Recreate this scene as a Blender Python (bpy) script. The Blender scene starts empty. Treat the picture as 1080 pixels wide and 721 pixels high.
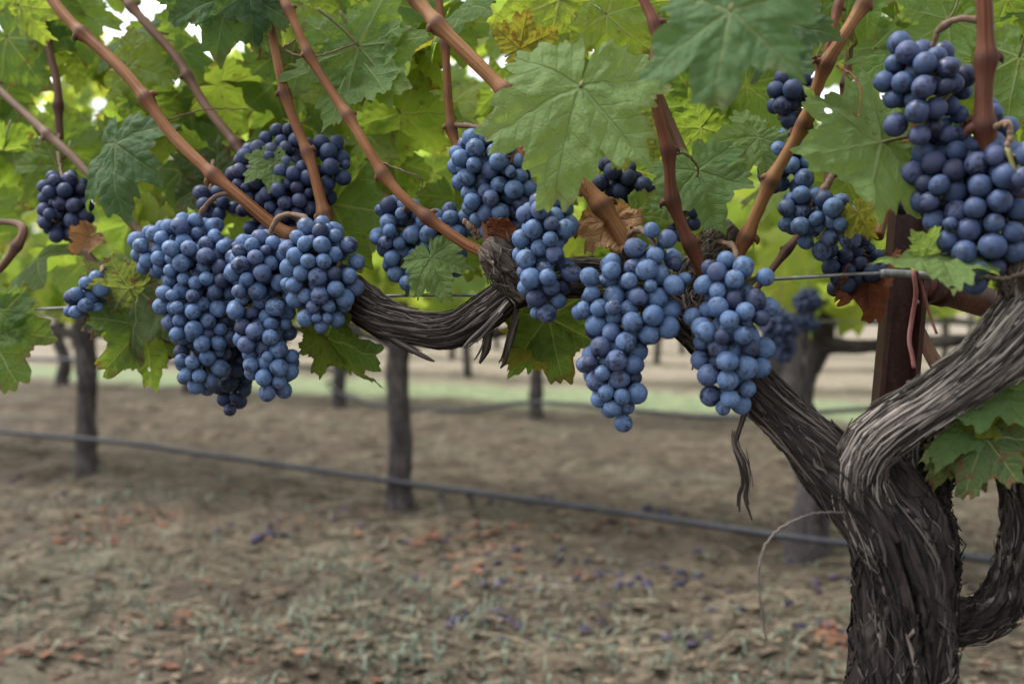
import bpy, math, random
import numpy as np
from mathutils import Vector, Matrix

# ---------------------------------------------------------------- camera, sky, sun, exposure
SC = bpy.context.scene
COL = SC.collection
F = 1050.0                      # focal length in photo pixels (1080 wide, 35 mm on 36 mm)
CAMZ = 0.61
PITCH = math.radians(-2.15)
cd = bpy.data.cameras.new('camera')
cd.lens = 35.0; cd.sensor_width = 36.0; cd.clip_start = 0.02; cd.clip_end = 3000
cd.dof.use_dof = True; cd.dof.focus_distance = 0.625; cd.dof.aperture_fstop = 6.0
cd.dof.aperture_blades = 9
cam = bpy.data.objects.new('camera', cd); COL.objects.link(cam)
cam.location = (0, 0, CAMZ); cam.rotation_euler = (math.pi/2 + PITCH, 0, 0)
SC.camera = cam

SUN_EL, SUN_ROT = 62.0, 282.0   # veiled sun high over the left end of the rows
w = bpy.data.worlds.new('World'); SC.world = w; w.use_nodes = True
nt = w.node_tree; nt.nodes.clear()
sky = nt.nodes.new('ShaderNodeTexSky'); sky.sky_type = 'NISHITA'; sky.sun_disc = False
sky.sun_elevation = math.radians(SUN_EL); sky.sun_rotation = math.radians(SUN_ROT)
sky.air_density = 1.0; sky.dust_density = 3.0
hs = nt.nodes.new('ShaderNodeHueSaturation'); hs.inputs['Saturation'].default_value = 0.20
bgn = nt.nodes.new('ShaderNodeBackground'); bgn.inputs['Strength'].default_value = 0.15
wo = nt.nodes.new('ShaderNodeOutputWorld')
nt.links.new(sky.outputs[0], hs.inputs['Color']); nt.links.new(hs.outputs[0], bgn.inputs['Color'])
nt.links.new(bgn.outputs[0], wo.inputs['Surface'])
sd = bpy.data.lights.new('sun', 'SUN'); sd.energy = 1.2; sd.angle = math.radians(25); sd.color = (1, .985, .965)
sun = bpy.data.objects.new('sun', sd); COL.objects.link(sun)
_a = math.radians(SUN_ROT); _e = math.radians(SUN_EL)
sdir = Vector((math.sin(_a)*math.cos(_e), math.cos(_a)*math.cos(_e), math.sin(_e)))
sun.rotation_euler = (-sdir).to_track_quat('-Z', 'Y').to_euler()
SC.view_settings.view_transform = 'Standard'; SC.view_settings.look = 'None'
SC.view_settings.exposure = 1.65; SC.view_settings.gamma = 1.0
SC.render.engine = 'CYCLES'
SC.cycles.use_denoising = True
SC.cycles.max_bounces = 8; SC.cycles.transparent_max_bounces = 8
SC.cycles.diffuse_bounces = 4; SC.cycles.transmission_bounces = 4; SC.cycles.glossy_bounces = 2

rng = np.random.default_rng(7)
random.seed(7)

# ---------------------------------------------------------------- helpers
SP, CP = math.sin(PITCH), math.cos(PITCH)
def at(px, py, D):
    """point at photo pixel (px,py) at depth D metres along the optical axis"""
    u, v = (px-540)/F*D, -(py-360.5)/F*D
    return np.array((u, D*CP - v*SP, CAMZ + D*SP + v*CP))
def pix(p):
    x, y, z = p[0], p[1], p[2]-CAMZ
    D = y*CP + z*SP; v = -y*SP + z*CP
    return 540 + x/D*F, 360.5 - v/D*F, D
def row(px):                    # depth of the near vine row at a pixel column
    return 0.625/(1+0.4*(px-540)/F)

def tag(o, label=None, cat=None, group=None, kind=None):
    for k, v in (('label', label), ('category', cat), ('group', group), ('kind', kind)):
        if v: o[k] = v
    return o
def empty(name, loc):
    o = bpy.data.objects.new(name, None); COL.objects.link(o); o.location = loc
    o.empty_display_size = .02
    return o
def link(name, me, parent=None, mat=None, matrix=None):
    if mat is not None and not me.materials:
        for m in (mat if isinstance(mat, (list, tuple)) else [mat]): me.materials.append(m)
    o = bpy.data.objects.new(name, me); COL.objects.link(o)
    if parent is not None:
        o.parent = parent
        o.matrix_parent_inverse = Matrix.Translation(-Vector(parent.location))
    if matrix is not None: o.matrix_basis = matrix
    return o

class MB:
    """collects vertices, faces, uv (per vertex), attributes"""
    def __init__(s): s.v=[]; s.f=[]; s.uv=[]; s.t=[]; s.r=[]; s.mi=[]; s.n=0
    def add(s, v, f, uv=None, tint=0.0, rim=None, mi=0):
        v = np.asarray(v, float); n = len(v)
        s.v.append(v); s.uv.append(np.zeros((n,2)) if uv is None else np.asarray(uv))
        s.t.append(np.full(n, tint)); s.r.append(np.zeros(n) if rim is None else np.asarray(rim))
        for a in f: s.f.append(tuple(int(i)+s.n for i in a))
        s.mi += [mi]*len(f); s.n += n
    def mesh(s, name, smooth=True):
        me = bpy.data.meshes.new(name)
        V = np.vstack(s.v); UV = np.vstack(s.uv); T = np.concatenate(s.t); R = np.concatenate(s.r)
        me.from_pydata(V.tolist(), [], s.f)
        li = np.zeros(len(me.loops), dtype=np.int32); me.loops.foreach_get('vertex_index', li)
        ul = me.uv_layers.new(name='UVMap'); ul.data.foreach_set('uv', UV[li].astype(np.float32).ravel())
        for nm, A in (('tint', T), ('rim', R)):
            a = me.attributes.new(nm, 'FLOAT', 'POINT'); a.data.foreach_set('value', A.astype(np.float32))
        me.polygons.foreach_set('material_index', np.array(s.mi, dtype=np.int32))
        if smooth: me.polygons.foreach_set('use_smooth', np.ones(len(me.polygons), dtype=bool))
        me.update()
        return me

def catmull(P, n):
    """P (k,d) -> n points along a Catmull-Rom spline, uniform in arc length"""
    P = np.asarray(P, float); k = len(P)
    if k == 2: return P[0] + (P[1]-P[0])*np.linspace(0, 1, n)[:, None]
    Q = np.vstack([2*P[0]-P[1], P, 2*P[-1]-P[-2]])
    m = 24; out = []
    for i in range(k-1):
        p0, p1, p2, p3 = Q[i:i+4]
        t = np.linspace(0, 1, m, endpoint=False)[:, None]
        out.append(.5*((2*p1)+(-p0+p2)*t+(2*p0-5*p1+4*p2-p3)*t**2+(-p0+3*p1-3*p2+p3)*t**3))
    out = np.vstack(out+[P[-1:]])
    d = np.r_[0, np.cumsum(np.linalg.norm(np.diff(out[:, :3], axis=0), axis=1))]
    s = np.linspace(0, d[-1], n)
    return np.stack([np.interp(s, d, out[:, j]) for j in range(out.shape[1])], 1)
def frames(P):
    T = np.gradient(P, axis=0); T /= np.linalg.norm(T, axis=1)[:, None]+1e-12
    N = np.zeros_like(T); a = np.array((0., -1, 0.2))
    n = a - T[0]*a.dot(T[0]); n /= np.linalg.norm(n)
    for i in range(len(T)):
        n = n - T[i]*n.dot(T[i]); n /= np.linalg.norm(n)+1e-12
        N[i] = n
    return T, N, np.cross(T, N)

def hash3(i, j, k):
    h = (i.astype(np.int64)*374761393 + j.astype(np.int64)*668265263 + k.astype(np.int64)*2147483647) & 0xffffffff
    h = ((h ^ (h >> 13))*1274126177) & 0xffffffff
    h = ((h ^ (h >> 16))*2246822519) & 0xffffffff
    return ((h ^ (h >> 15)) & 0xffff)/65535.0
def vnoise(x, y, z):
    x, y, z = np.broadcast_arrays(np.asarray(x, float), np.asarray(y, float), np.asarray(z, float))
    i, j, k = np.floor(x), np.floor(y), np.floor(z)
    u, v, w_ = x-i, y-j, z-k
    u, v, w_ = (q*q*(3-2*q) for q in (u, v, w_))
    i, j, k = i.astype(int), j.astype(int), k.astype(int)
    r = 0
    for a in (0, 1):
        for b in (0, 1):
            for c in (0, 1):
                r = r + hash3(i+a, j+b, k+c)*(u if a else 1-u)*(v if b else 1-v)*(w_ if c else 1-w_)
    return r

def tube_into(mb, P, R, seg=8, tint=0.0, cap=True, mi=0):
    P = np.asarray(P, float); R = np.broadcast_to(R, len(P))
    T, N, B = frames(P); n = len(P)
    ph = np.linspace(0, 2*math.pi, seg, endpoint=False)
    V = P[:, None]+R[:, None, None]*(np.cos(ph)[None, :, None]*N[:, None]+np.sin(ph)[None, :, None]*B[:, None])
    s = np.r_[0, np.cumsum(np.linalg.norm(np.diff(P, axis=0), axis=1))]
    UV = np.stack([np.broadcast_to((np.minimum(ph, 2*math.pi-ph)*R.mean())[None], (n, seg)), np.broadcast_to(s[:, None], (n, seg))], -1)
    f = []
    for i in range(n-1):
        for j in range(seg):
            k = (j+1) % seg
            f.append((i*seg+j, i*seg+k, (i+1)*seg+k, (i+1)*seg+j))
    if cap:
        f.append(tuple(range(seg))[::-1]); f.append(tuple((n-1)*seg+j for j in range(seg)))
    mb.add(V.reshape(-1, 3), f, UV.reshape(-1, 2), tint, mi=mi)

def path3(pts, mul=1.0):
    """[(px,py,doff[,rpx])] -> 3-D points (and radii in metres) on the near row"""
    out = []
    for p in pts:
        D = row(p[0])+p[2]
        q = list(at(p[0], p[1], D))
        if len(p) > 3: q.append(p[3]/F*D*mul)
        out.append(q)
    return np.array(out)

# ---------------------------------------------------------------- node helpers
class NT:
    def __init__(s, name):
        s.m = bpy.data.materials.new(name); s.m.use_nodes = True
        s.t = s.m.node_tree; s.t.nodes.clear()
        s.out = s.t.nodes.new('ShaderNodeOutputMaterial')
    def n(s, kind, **kw):
        o = s.t.nodes.new('ShaderNode'+kind)
        for k, v in kw.items(): setattr(o, k, v)
        return o
    def put(s, sock, val):
        if isinstance(val, bpy.types.NodeSocket): s.t.links.new(val, sock)
        elif val is not None:
            if isinstance(val, (tuple, list)) and len(val) == 3 and sock.type == 'RGBA': val = (*val, 1)
            sock.default_value = val
    def math(s, op, a, b=None, c=None, clamp=False):
        o = s.n('Math', operation=op, use_clamp=clamp)
        s.put(o.inputs[0], a); s.put(o.inputs[1], b)
        if c is not None: s.put(o.inputs[2], c)
        return o.outputs[0]
    def ramp(s, fac, stops, interp='LINEAR'):
        o = s.n('ValToRGB'); o.color_ramp.interpolation = interp
        e = o.color_ramp.elements
        while len(e) < len(stops): e.new(1)
        for q, (p, c) in zip(e, stops):
            q.position = p; q.color = (*c, 1) if len(c) == 3 else c
        s.put(o.inputs[0], fac); return o.outputs[0]
    def mix(s, fac, a, b, mode='MIX'):
        o = s.n('Mix', data_type='RGBA', blend_type=mode)
        s.put(o.inputs[0], fac); s.put(o.inputs[6], a); s.put(o.inputs[7], b)
        return o.outputs[2]
    def noise(s, vec, scale, detail=3, rough=.55, dim='3D'):
        o = s.n('TexNoise', noise_dimensions=dim)
        s.put(o.inputs['Vector'], vec); s.put(o.inputs['Scale'], scale)
        o.inputs['Detail'].default_value = detail; o.inputs['Roughness'].default_value = rough
        return o.outputs[0]
    def smooth(s, x, lo, hi):
        o = s.n('MapRange', interpolation_type='SMOOTHSTEP')
        s.put(o.inputs[0], x); s.put(o.inputs[1], lo); s.put(o.inputs[2], hi)
        return o.outputs[0]
    def vscale(s, vec, sc):
        o = s.n('VectorMath', operation='MULTIPLY'); s.put(o.inputs[0], vec); o.inputs[1].default_value = sc
        return o.outputs[0]
    def vadd(s, a, b):
        o = s.n('VectorMath', operation='ADD'); s.put(o.inputs[0], a); s.put(o.inputs[1], b); return o.outputs[0]
    def attr(s, name): 
        o = s.n('Attribute'); o.attribute_name = name; return o.outputs['Fac']
    def bump(s, h, strength, dist):
        o = s.n('Bump'); s.put(o.inputs['Height'], h); o.inputs['Strength'].default_value = strength
        o.inputs['Distance'].default_value = dist; return o.outputs[0]
    def bsdf(s, color, rough=.6, spec=.3, normal=None, **kw):
        o = s.n('BsdfPrincipled'); s.put(o.inputs['Base Color'], color); s.put(o.inputs['Roughness'], rough)
        s.put(o.inputs['Specular IOR Level'], spec)
        if normal is not None: s.put(o.inputs['Normal'], normal)
        for k, v in kw.items(): s.put(o.inputs[k], v)
        return o.outputs[0]
    def done(s, shader): s.t.links.new(shader, s.out.inputs[0]); return s.m

def bark_mat(name, dark, mid, light, us=420., vs=22., bumpd=.0015, rough=.85):
    k = NT(name); uv = k.n('UVMap').outputs[0]
    geo = k.n('TexCoord').outputs['Object']
    st = k.vscale(uv, (us, vs, 1))
    a = k.noise(st, 1.0, 5, .6); b = k.noise(k.vscale(uv, (us*3, vs*3.2, 1)), 1.0, 4, .6)
    c = k.noise(geo, 14., 3, .55)
    h = k.math('ADD', k.math('MULTIPLY', a, .65), k.math('MULTIPLY', b, .35))
    tone = k.math('ADD', k.math('MULTIPLY', h, .7), k.math('MULTIPLY', c, .3))
    tone = k.math('ADD', tone, k.math('MULTIPLY', k.attr('tint'), .28))
    col = k.ramp(tone, [(.33, dark), (.52, mid), (.74, light)])
    # mossy grey-green lichen bloom in patches
    col = k.mix(k.math('MULTIPLY', k.smooth(k.noise(geo, 45., 4), .60, .78), .25), col, (.16, .15, .125))
    return k.done(k.bsdf(col, rough, .2, k.bump(h, .9, bumpd)))

M = {}
M['bark'] = bark_mat('old_vine_bark', (.009, .0072, .0066), (.040, .031, .027), (.165, .138, .120))
M['bark_light'] = bark_mat('weathered_vine_bark', (.022, .018, .016), (.105, .087, .077), (.38, .335, .30))
M['bark_far'] = bark_mat('row_vine_bark', (.022, .018, .018), (.06, .05, .05), (.16, .14, .135), 60., 12., .004)
M['spur'] = bark_mat('spur_wood', (.018, .014, .012), (.08, .062, .05), (.28, .24, .20), 500., 120., .0012)

def cane_mat(name, a, b, c):
    k = NT(name); uv = k.n('UVMap').outputs[0]; ob = k.n('TexCoord').outputs['Object']
    rnd = k.n('ObjectInfo').outputs['Random']
    st = k.noise(k.vscale(uv, (900., 16., 1)), 1.0, 4, .6)
    lo = k.noise(ob, 22., 3)
    t = k.math('ADD', k.math('MULTIPLY', st, .55), k.math('MULTIPLY', lo, .45))
    t = k.math('ADD', t, k.math('MULTIPLY', k.math('SUBTRACT', rnd, .5), .12))
    col = k.ramp(t, [(.34, a), (.5, b), (.68, c)])
    col = k.mix(k.math('MULTIPLY', k.attr('rim'), .75), col, (.045, .018, .012))
    sp = k.smooth(k.noise(ob, 420., 2), .64, .72)
    col = k.mix(k.math('MULTIPLY', sp, .6), col, (.05, .025, .018))
    return k.done(k.bsdf(col, .62, .2, k.bump(st, .5, .0006)))
M['cane'] = cane_mat('ripe_cane_wood', (.064, .022, .008), (.165, .064, .022), (.27, .145, .064))
M['cane_red'] = cane_mat('red_cane_wood', (.042, .014, .009), (.100, .032, .016), (.18, .078, .038))
M['cane_grey'] = cane_mat('grey_cane_wood', (.075, .045, .030), (.15, .095, .062), (.26, .18, .125))
M['cane_dark'] = cane_mat('dark_cane_wood', (.05, .022, .015), (.10, .05, .032), (.17, .095, .06))
M['green_stem'] = cane_mat('green_stem', (.10, .085, .03), (.16, .15, .055), (.24, .22, .10))

def leaf_mat(name, stops, trans, vein=(.30, .34, .15), under=(.13, .21, .065), tmix=.42, spot=.5, vstr=.55, rough=.5, rimcol=(.17, .085, .03), rimamt=.6, holes=True):
    k = NT(name); uv = k.n('UVMap').outputs[0]
    sep = k.n('SeparateXYZ'); k.put(sep.inputs[0], uv); x, y = sep.outputs[0], sep.outputs[1]
    ax = k.math('ABSOLUTE', x)
    th = k.math('ARCTAN2', ax, y)
    r = k.math('SQRT', k.math('ADD', k.math('MULTIPLY', x, x), k.math('MULTIPLY', y, y)))
    d = [k.math('ABSOLUTE', k.math('SUBTRACT', th, a)) for a in (0., .90, 1.95)]
    m = k.math('MINIMUM', k.math('MINIMUM', d[0], d[1]), d[2])
    perp = k.math('MULTIPLY', r, k.math('SINE', m)); along = k.math('MULTIPLY', r, k.math('COSINE', m))
    wv = k.math('MAXIMUM', k.math('SUBTRACT', .024, k.math('MULTIPLY', r, .019)), .004)
    v1 = k.math('SUBTRACT', 1., k.smooth(k.math('DIVIDE', perp, wv), .5, 1.25))
    s = k.math('FRACT', k.math('MULTIPLY', k.math('SUBTRACT', along, k.math('MULTIPLY', perp, .75)), 6.5))
    sd_ = k.math('ABSOLUTE', k.math('SUBTRACT', s, .5))
    v2 = k.math('SUBTRACT', 1., k.smooth(sd_, .025, .085))
    vo = k.n('TexVoronoi', feature='DISTANCE_TO_EDGE'); k.put(vo.inputs['Vector'], uv); vo.inputs['Scale'].default_value = 17.
    v3 = k.math('SUBTRACT', 1., k.smooth(vo.outputs[0], .0, .10))
    vv = k.math('MAXIMUM', k.math('MAXIMUM', v1, k.math('MULTIPLY', v2, .38)), k.math('MULTIPLY', v3, .22))
    rnd = k.n('ObjectInfo').outputs['Random']
    tv = k.math('FRACT', k.math('ADD', k.attr('tint'), rnd))
    off = k.n('CombineXYZ'); k.put(off.inputs[0], k.math('MULTIPLY', tv, 37.)); k.put(off.inputs[1], k.math('MULTIPLY', tv, 91.))
    uvo = k.vadd(uv, off.outputs[0])
    pn = k.noise(uvo, 2.2, 4, .6)
    col = k.ramp(k.math('ADD', k.math('MULTIPLY', tv, .8), k.math('MULTIPLY', pn, .35)), stops)
    col = k.mix(k.math('MULTIPLY', vv, vstr), col, vein)
    # brown necrotic spots and scorched rims
    blot = k.smooth(k.noise(uvo, 4.2, 5, .65), .64 - .10*spot, .71 - .05*spot)
    blot = k.math('MULTIPLY', blot, spot)
    rim = k.math('MULTIPLY', k.smooth(k.math('ADD', k.attr('rim'), k.math('MULTIPLY', k.math('SUBTRACT', k.noise(uvo, 3., 4), .5), 1.1)), .93, 1.12), rimamt)
    br = k.math('MAXIMUM', blot, rim)
    col = k.mix(br, col, rimcol)
    back = k.n('NewGeometry').outputs['Backfacing']
    fcol = k.mix(k.math('MULTIPLY', back, .7), col, k.mix(k.math('MULTIPLY', vv, .5), under, (.27, .32, .14)))
    fine = k.math('ADD', k.noise(uvo, 60., 3, .6), k.math('MULTIPLY', k.noise(uvo, 14., 3, .6), 2.))
    h = k.math('ADD', k.math('MULTIPLY', vv, -.6), k.math('MULTIPLY', fine, .35))
    h = k.math('ADD', h, k.math('MULTIPLY', k.math('MINIMUM', sd_, k.math('MULTIPLY', perp, 4.)), .9))
    bp = k.bump(h, .8, .0022)
    p = k.bsdf(fcol, rough+.06, .2, bp)
    tr = k.n('BsdfTranslucent')
    k.put(tr.inputs[0], k.mix(br, k.mix(k.math('MULTIPLY', vv, .35), k.mix(.6, trans, k.mix(1., col, (3.4, 2.8, 1.3), 'MULTIPLY')), (.10, .14, .03)), (.10, .045, .012)))
    k.put(tr.inputs['Normal'], bp)
    mx = k.n('MixShader'); mx.inputs[0].default_value = tmix
    k.t.links.new(p, mx.inputs[1]); k.t.links.new(tr.outputs[0], mx.inputs[2])
    # a few round insect holes
    hv = k.n('TexVoronoi', feature='F1'); k.put(hv.inputs['Vector'], uvo); hv.inputs['Scale'].default_value = 2.6
    sc_ = k.n('SeparateColor'); k.put(sc_.inputs[0], hv.outputs['Color'])
    hole = k.math('MULTIPLY', k.math('GREATER_THAN', sc_.outputs[0], .80), k.math('LESS_THAN', k.math('ADD', hv.outputs['Distance'], k.math('MULTIPLY', k.math('SUBTRACT', fine, 1.5), .05)), .11))
    tp = k.n('BsdfTransparent'); m2 = k.n('MixShader'); k.put(m2.inputs[0], hole)
    k.t.links.new(mx.outputs[0], m2.inputs[1]); k.t.links.new(tp.outputs[0], m2.inputs[2])
    return k.done(m2.outputs[0] if holes else mx.outputs[0])
GREEN = [(.1, (.026, .066, .020)), (.42, (.045, .105, .026)), (.7, (.080, .15, .030)), (.95, (.14, .195, .034))]
M['leaf'] = leaf_mat('grape_leaf_green', GREEN, (.46, .60, .06), tmix=.55)
M['leaf_dark'] = leaf_mat('grape_leaf_dark', [(.1, (.024, .058, .026)), (.9, (.050, .108, .038))], (.22, .34, .04), tmix=.34, spot=.2, rimamt=.2, vstr=.3)
M['leaf_far'] = leaf_mat('grape_leaf_sunny', [(.1, (.06, .12, .028)), (.5, (.12, .19, .03)), (.95, (.22, .25, .035))], (.52, .70, .14), tmix=.6, vstr=.3, spot=.2, rimamt=.2, holes=False)  # rear-row leaf colours raised, backlit glow partly painted in
M['leaf_pale'] = leaf_mat('grape_leaf_pale', [(.1, (.088, .160, .058)), (.9, (.135, .210, .068))], (.40, .54, .10), tmix=.5, spot=.25, vein=(.20, .28, .13), vstr=.4, rimamt=.3)
M['leaf_yellow'] = leaf_mat('grape_leaf_yellowing', [(.1, (.15, .18, .03)), (.9, (.22, .21, .03))], (.48, .46, .04), tmix=.5, spot=.3, vein=(.24, .26, .08))
M['leaf_burnt'] = leaf_mat('grape_leaf_scorched', [(.1, (.05, .09, .035)), (.9, (.09, .13, .045))], (.22, .28, .04), tmix=.4, spot=1., rimcol=(.16, .085, .045), rimamt=1.)
M['leaf_redvein'] = leaf_mat('grape_leaf_red_veined', [(.1, (.12, .14, .03)), (.9, (.17, .17, .035))], (.40, .38, .04), vein=(.17, .06, .025), tmix=.45, spot=.9, rimcol=(.2, .07, .03))
M['leaf_dry'] = leaf_mat('grape_leaf_dry', [(.1, (.20, .105, .05)), (.9, (.36, .21, .11))], (.4, .2, .08), vein=(.2, .1, .05), under=(.42, .30, .19), tmix=.25, spot=.4, rimcol=(.15, .06, .03))
M['leaf_rust'] = leaf_mat('grape_leaf_rusty', [(.1, (.11, .035, .022)), (.9, (.20, .07, .035))], (.3, .09, .03), vein=(.2, .09, .05), under=(.2, .10, .07), tmix=.25, spot=.4, rimcol=(.08, .03, .02))

def berry_mat(name, lo, hi, dark):
    k = NT(name); ob = k.n('TexCoord').outputs['Object']; rnd = k.n('ObjectInfo').outputs['Random']
    tv = k.math('FRACT', k.math('ADD', rnd, k.attr('tint')))
    off = k.n('CombineXYZ'); k.put(off.inputs[0], k.math('MULTIPLY', tv, 53.)); k.put(off.inputs[1], k.math('MULTIPLY', tv, 31.))
    p = k.vadd(ob, off.outputs[0])
    n1 = k.noise(p, 120., 4, .6); n2 = k.noise(p, 420., 5, .7); n3 = k.noise(p, 1500., 3, .7)
    bloom = k.mix(k.smooth(n1, .3, .7), lo, hi)
    bloom = k.mix(k.math('MULTIPLY', k.smooth(tv, .6, .8), .5), bloom, (.066, .068, .135))
    bloom = k.mix(k.math('MULTIPLY', k.smooth(tv, .9, .97), .65), bloom, dark)
    rub = k.smooth(k.math('ADD', k.math('MULTIPLY', n1, .55), k.math('ADD', k.math('MULTIPLY', n2, .35), k.math('MULTIPLY', n3, .14))), .515, .60)
    rub = k.math('MULTIPLY', rub, k.math('ADD', .45, k.math('MULTIPLY', tv, .5)))
    col = k.mix(rub, bloom, dark)
    col = k.mix(k.math('MULTIPLY', k.smooth(n3, .5, .75), .3), col, dark)
    col = k.mix(k.attr('rim'), col, (.03, .02, .018))
    ro = k.math('SUBTRACT', .60, k.math('MULTIPLY', rub, .30))
    return k.done(k.bsdf(col, ro, .28, k.bump(n3, .15, .0003)))
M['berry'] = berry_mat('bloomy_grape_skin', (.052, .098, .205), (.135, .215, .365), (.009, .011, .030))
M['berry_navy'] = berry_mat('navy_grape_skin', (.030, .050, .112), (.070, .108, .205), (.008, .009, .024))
M['berry_shaded'] = berry_mat('shaded_grape_skin', (.022, .036, .085), (.045, .068, .135), (.007, .008, .022))  # darker copy of the grape skin, shade painted in for the rear clusters

# ---------------------------------------------------------------- leaf shapes
def leaf_outline(th, rg, teeth=1.0):
    lob = rg['lob']
    r = np.full_like(th, .0)
    for a0, L, wd, pw in lob:
        t = np.abs(th-a0)/wd
        r = np.maximum(r, L*np.clip(1-.40*t**pw, 0, 1)*(t < 1.5))
    at_ = np.abs(th)
    sinus = np.clip((math.pi-at_)/.16-.25, 0, 1)
    r = np.maximum(r, rg['fl']*np.interp(at_, [0, 1.9, 2.4, 2.95, 3.2], [1., .95, .85, .72, .7]))
    # teeth: saws of uneven size
    ph = th*rg['tf'] + .8*np.sin(th*3+rg['ph'])
    saw = (ph/(2*math.pi)) % 1.0
    saw = np.where(saw < .62, saw/.62, (1-saw)/.38)
    ph2 = th*rg['tf']*2.3+1.3; saw2 = 1-np.abs(2*((ph2/(2*math.pi)) % 1.0)-1)
    r = r*(1+teeth*(.17*(saw-.55)+.07*(saw2-.5)))
    return r*(.12+.88*sinus**.5)

def leaf_geo(seed, nang=190, nrad=14, curl=1.0, petiole=True, crumple=0.0, deep=1.0):
    q = np.random.default_rng(seed)
    lob = [(0., 1., .50*q.uniform(.9, 1.15)*deep, 1.3)]
    for sgn in (-1, 1):
        lob.append((sgn*.90*q.uniform(.95, 1.05), .92*q.uniform(.92, 1.08), .52*q.uniform(.9, 1.15)*deep, 1.3))
        lob.append((sgn*1.86*q.uniform(.97, 1.04), .78*q.uniform(.9, 1.1), .66*q.uniform(.9, 1.15), 1.4))
        lob.append((sgn*2.6, .50*q.uniform(.9, 1.1), .4, 1.2))
    rg = dict(lob=lob, tf=q.uniform(17, 23), ph=q.uniform(0, 6), fl=q.uniform(.56, .70))
    th = np.linspace(-math.pi+.06, math.pi-.06, nang)
    ro = leaf_outline(th, rg)
    fr = (np.arange(1, nrad+1)/nrad)**.85
    X = np.concatenate([[0.], (fr[:, None]*ro*np.sin(th)).ravel()])
    Y = np.concatenate([[0.], (fr[:, None]*ro*np.cos(th)).ravel()])
    rim = np.concatenate([[0.], np.repeat(fr, nang)])
    R = np.hypot(X, Y); TH = np.arctan2(X, Y)
    a = np.abs(TH)
    vein = np.min(np.abs(a[:, None]-np.array([0, .9, 1.9])[None]), axis=1)
    Z = .10*R*np.abs(np.sin(np.clip(vein, 0, .6)*2.2))                       # blade rises between veins
    Z -= curl*(q.uniform(.05, .38)*R**2)
    Z += curl*q.uniform(-.22, .30)*np.abs(X)**1.6                             # folded up or down along the midrib
    p1, p2 = q.uniform(0, 6, 2)
    Z += curl*.11*R**2*np.sin(3*TH+p1) + curl*.075*R**2*np.sin(5*TH+p2)*rim
    Z += .13*R*(vnoise(X*3.2+9*seed, Y*3.2, seed*1.7)-.5)+.075*(vnoise(X*7.5, Y*7.5+seed, 5.)-.5)*np.minimum(1, R*3)+.03*(vnoise(X*16, Y*16+seed, 8.)-.5)
    bend = q.uniform(-.35, .2)*curl
    Z += bend*np.clip(Y, 0, 2)**2*.6
    if crumple:
        for fq, am in ((2.6, .5), (5.5, .28)):
            dx, dy, dz = (am*crumple*(vnoise(X*fq+seed*3+o, Y*fq+o*2, o)-.5) for o in (1., 7., 13.))
            X, Y, Z = X+dx*R, Y+dy*R, Z+dz*1.3*R
        ang = crumple*2.2*X
        X, Z = np.where(np.abs(ang) > 1e-4, np.sin(ang)/(crumple*2.2), X), Z+np.where(np.abs(ang) > 1e-4, (1-np.cos(ang))/(crumple*2.2), 0)
    U = np.stack([np.concatenate([[0.], (fr[:, None]*ro*np.sin(th)).ravel()]), np.concatenate([[0.], (fr[:, None]*ro*np.cos(th)).ravel()])], 1)
    V = np.stack([X, Y, Z], 1)
    f = []
    for j in range(nang-1): f.append((0, 1+j+1, 1+j))
    for i in range(nrad-1):
        for j in range(nang-1):
            A = 1+i*nang+j; Bq = A+1; C = A+nang; Dq = C+1
            f.append((A, Bq, Dq, C))
    return V, [t[::-1] for t in f] if False else f, U, rim, q
def leaf_mesh(seed, mats, **kw):
    V, f, U, rim, q = leaf_geo(seed, **kw)
    mb = MB(); mb.add(V, f, U, 0., rim)
    L = q.uniform(.45, .75); sx = q.uniform(-.25, .25)
    t = np.linspace(0, 1, 9)
    P = np.stack([sx*t**2, -L*t*.75, .01-.004-.42*L*t**1.5], 1)
    tube_into(mb, P, np.linspace(.017, .021, 9), 6, mi=1)
    me = mb.mesh('leaf')
    for m in mats: me.materials.append(m)
    return me
# faces must look along +Z
_V, _f, *_ = leaf_geo(1, 20, 2)
_n = np.cross(_V[_f[25][1]]-_V[_f[25][0]], _V[_f[25][2]]-_V[_f[25][0]])
FLIP = _n[2] < 0
_old = leaf_geo
def leaf_geo(*a, **k):
    V, f, U, rim, q = _old(*a, **k)
    return V, ([t[::-1] for t in f] if FLIP else f), U, rim, q

def leaf_matrix(B, T, roll=0., flip=False, tilt=0.):
    B, T = np.asarray(B), np.asarray(T)
    y = T-B; L = np.linalg.norm(y); y = y/L
    c = np.array((0, 0, CAMZ))-B; c /= np.linalg.norm(c)
    n = c-y*c.dot(y); n /= np.linalg.norm(n)
    xx = np.cross(y, n)
    n2 = n*math.cos(roll)+xx*math.sin(roll)
    if flip: n2 = -n2
    x = np.cross(y, n2)
    m = Matrix(((x[0]*L, y[0]*L, n2[0]*L, B[0]), (x[1]*L, y[1]*L, n2[1]*L, B[1]), (x[2]*L, y[2]*L, n2[2]*L, B[2]), (0, 0, 0, 1)))
    return m

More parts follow.
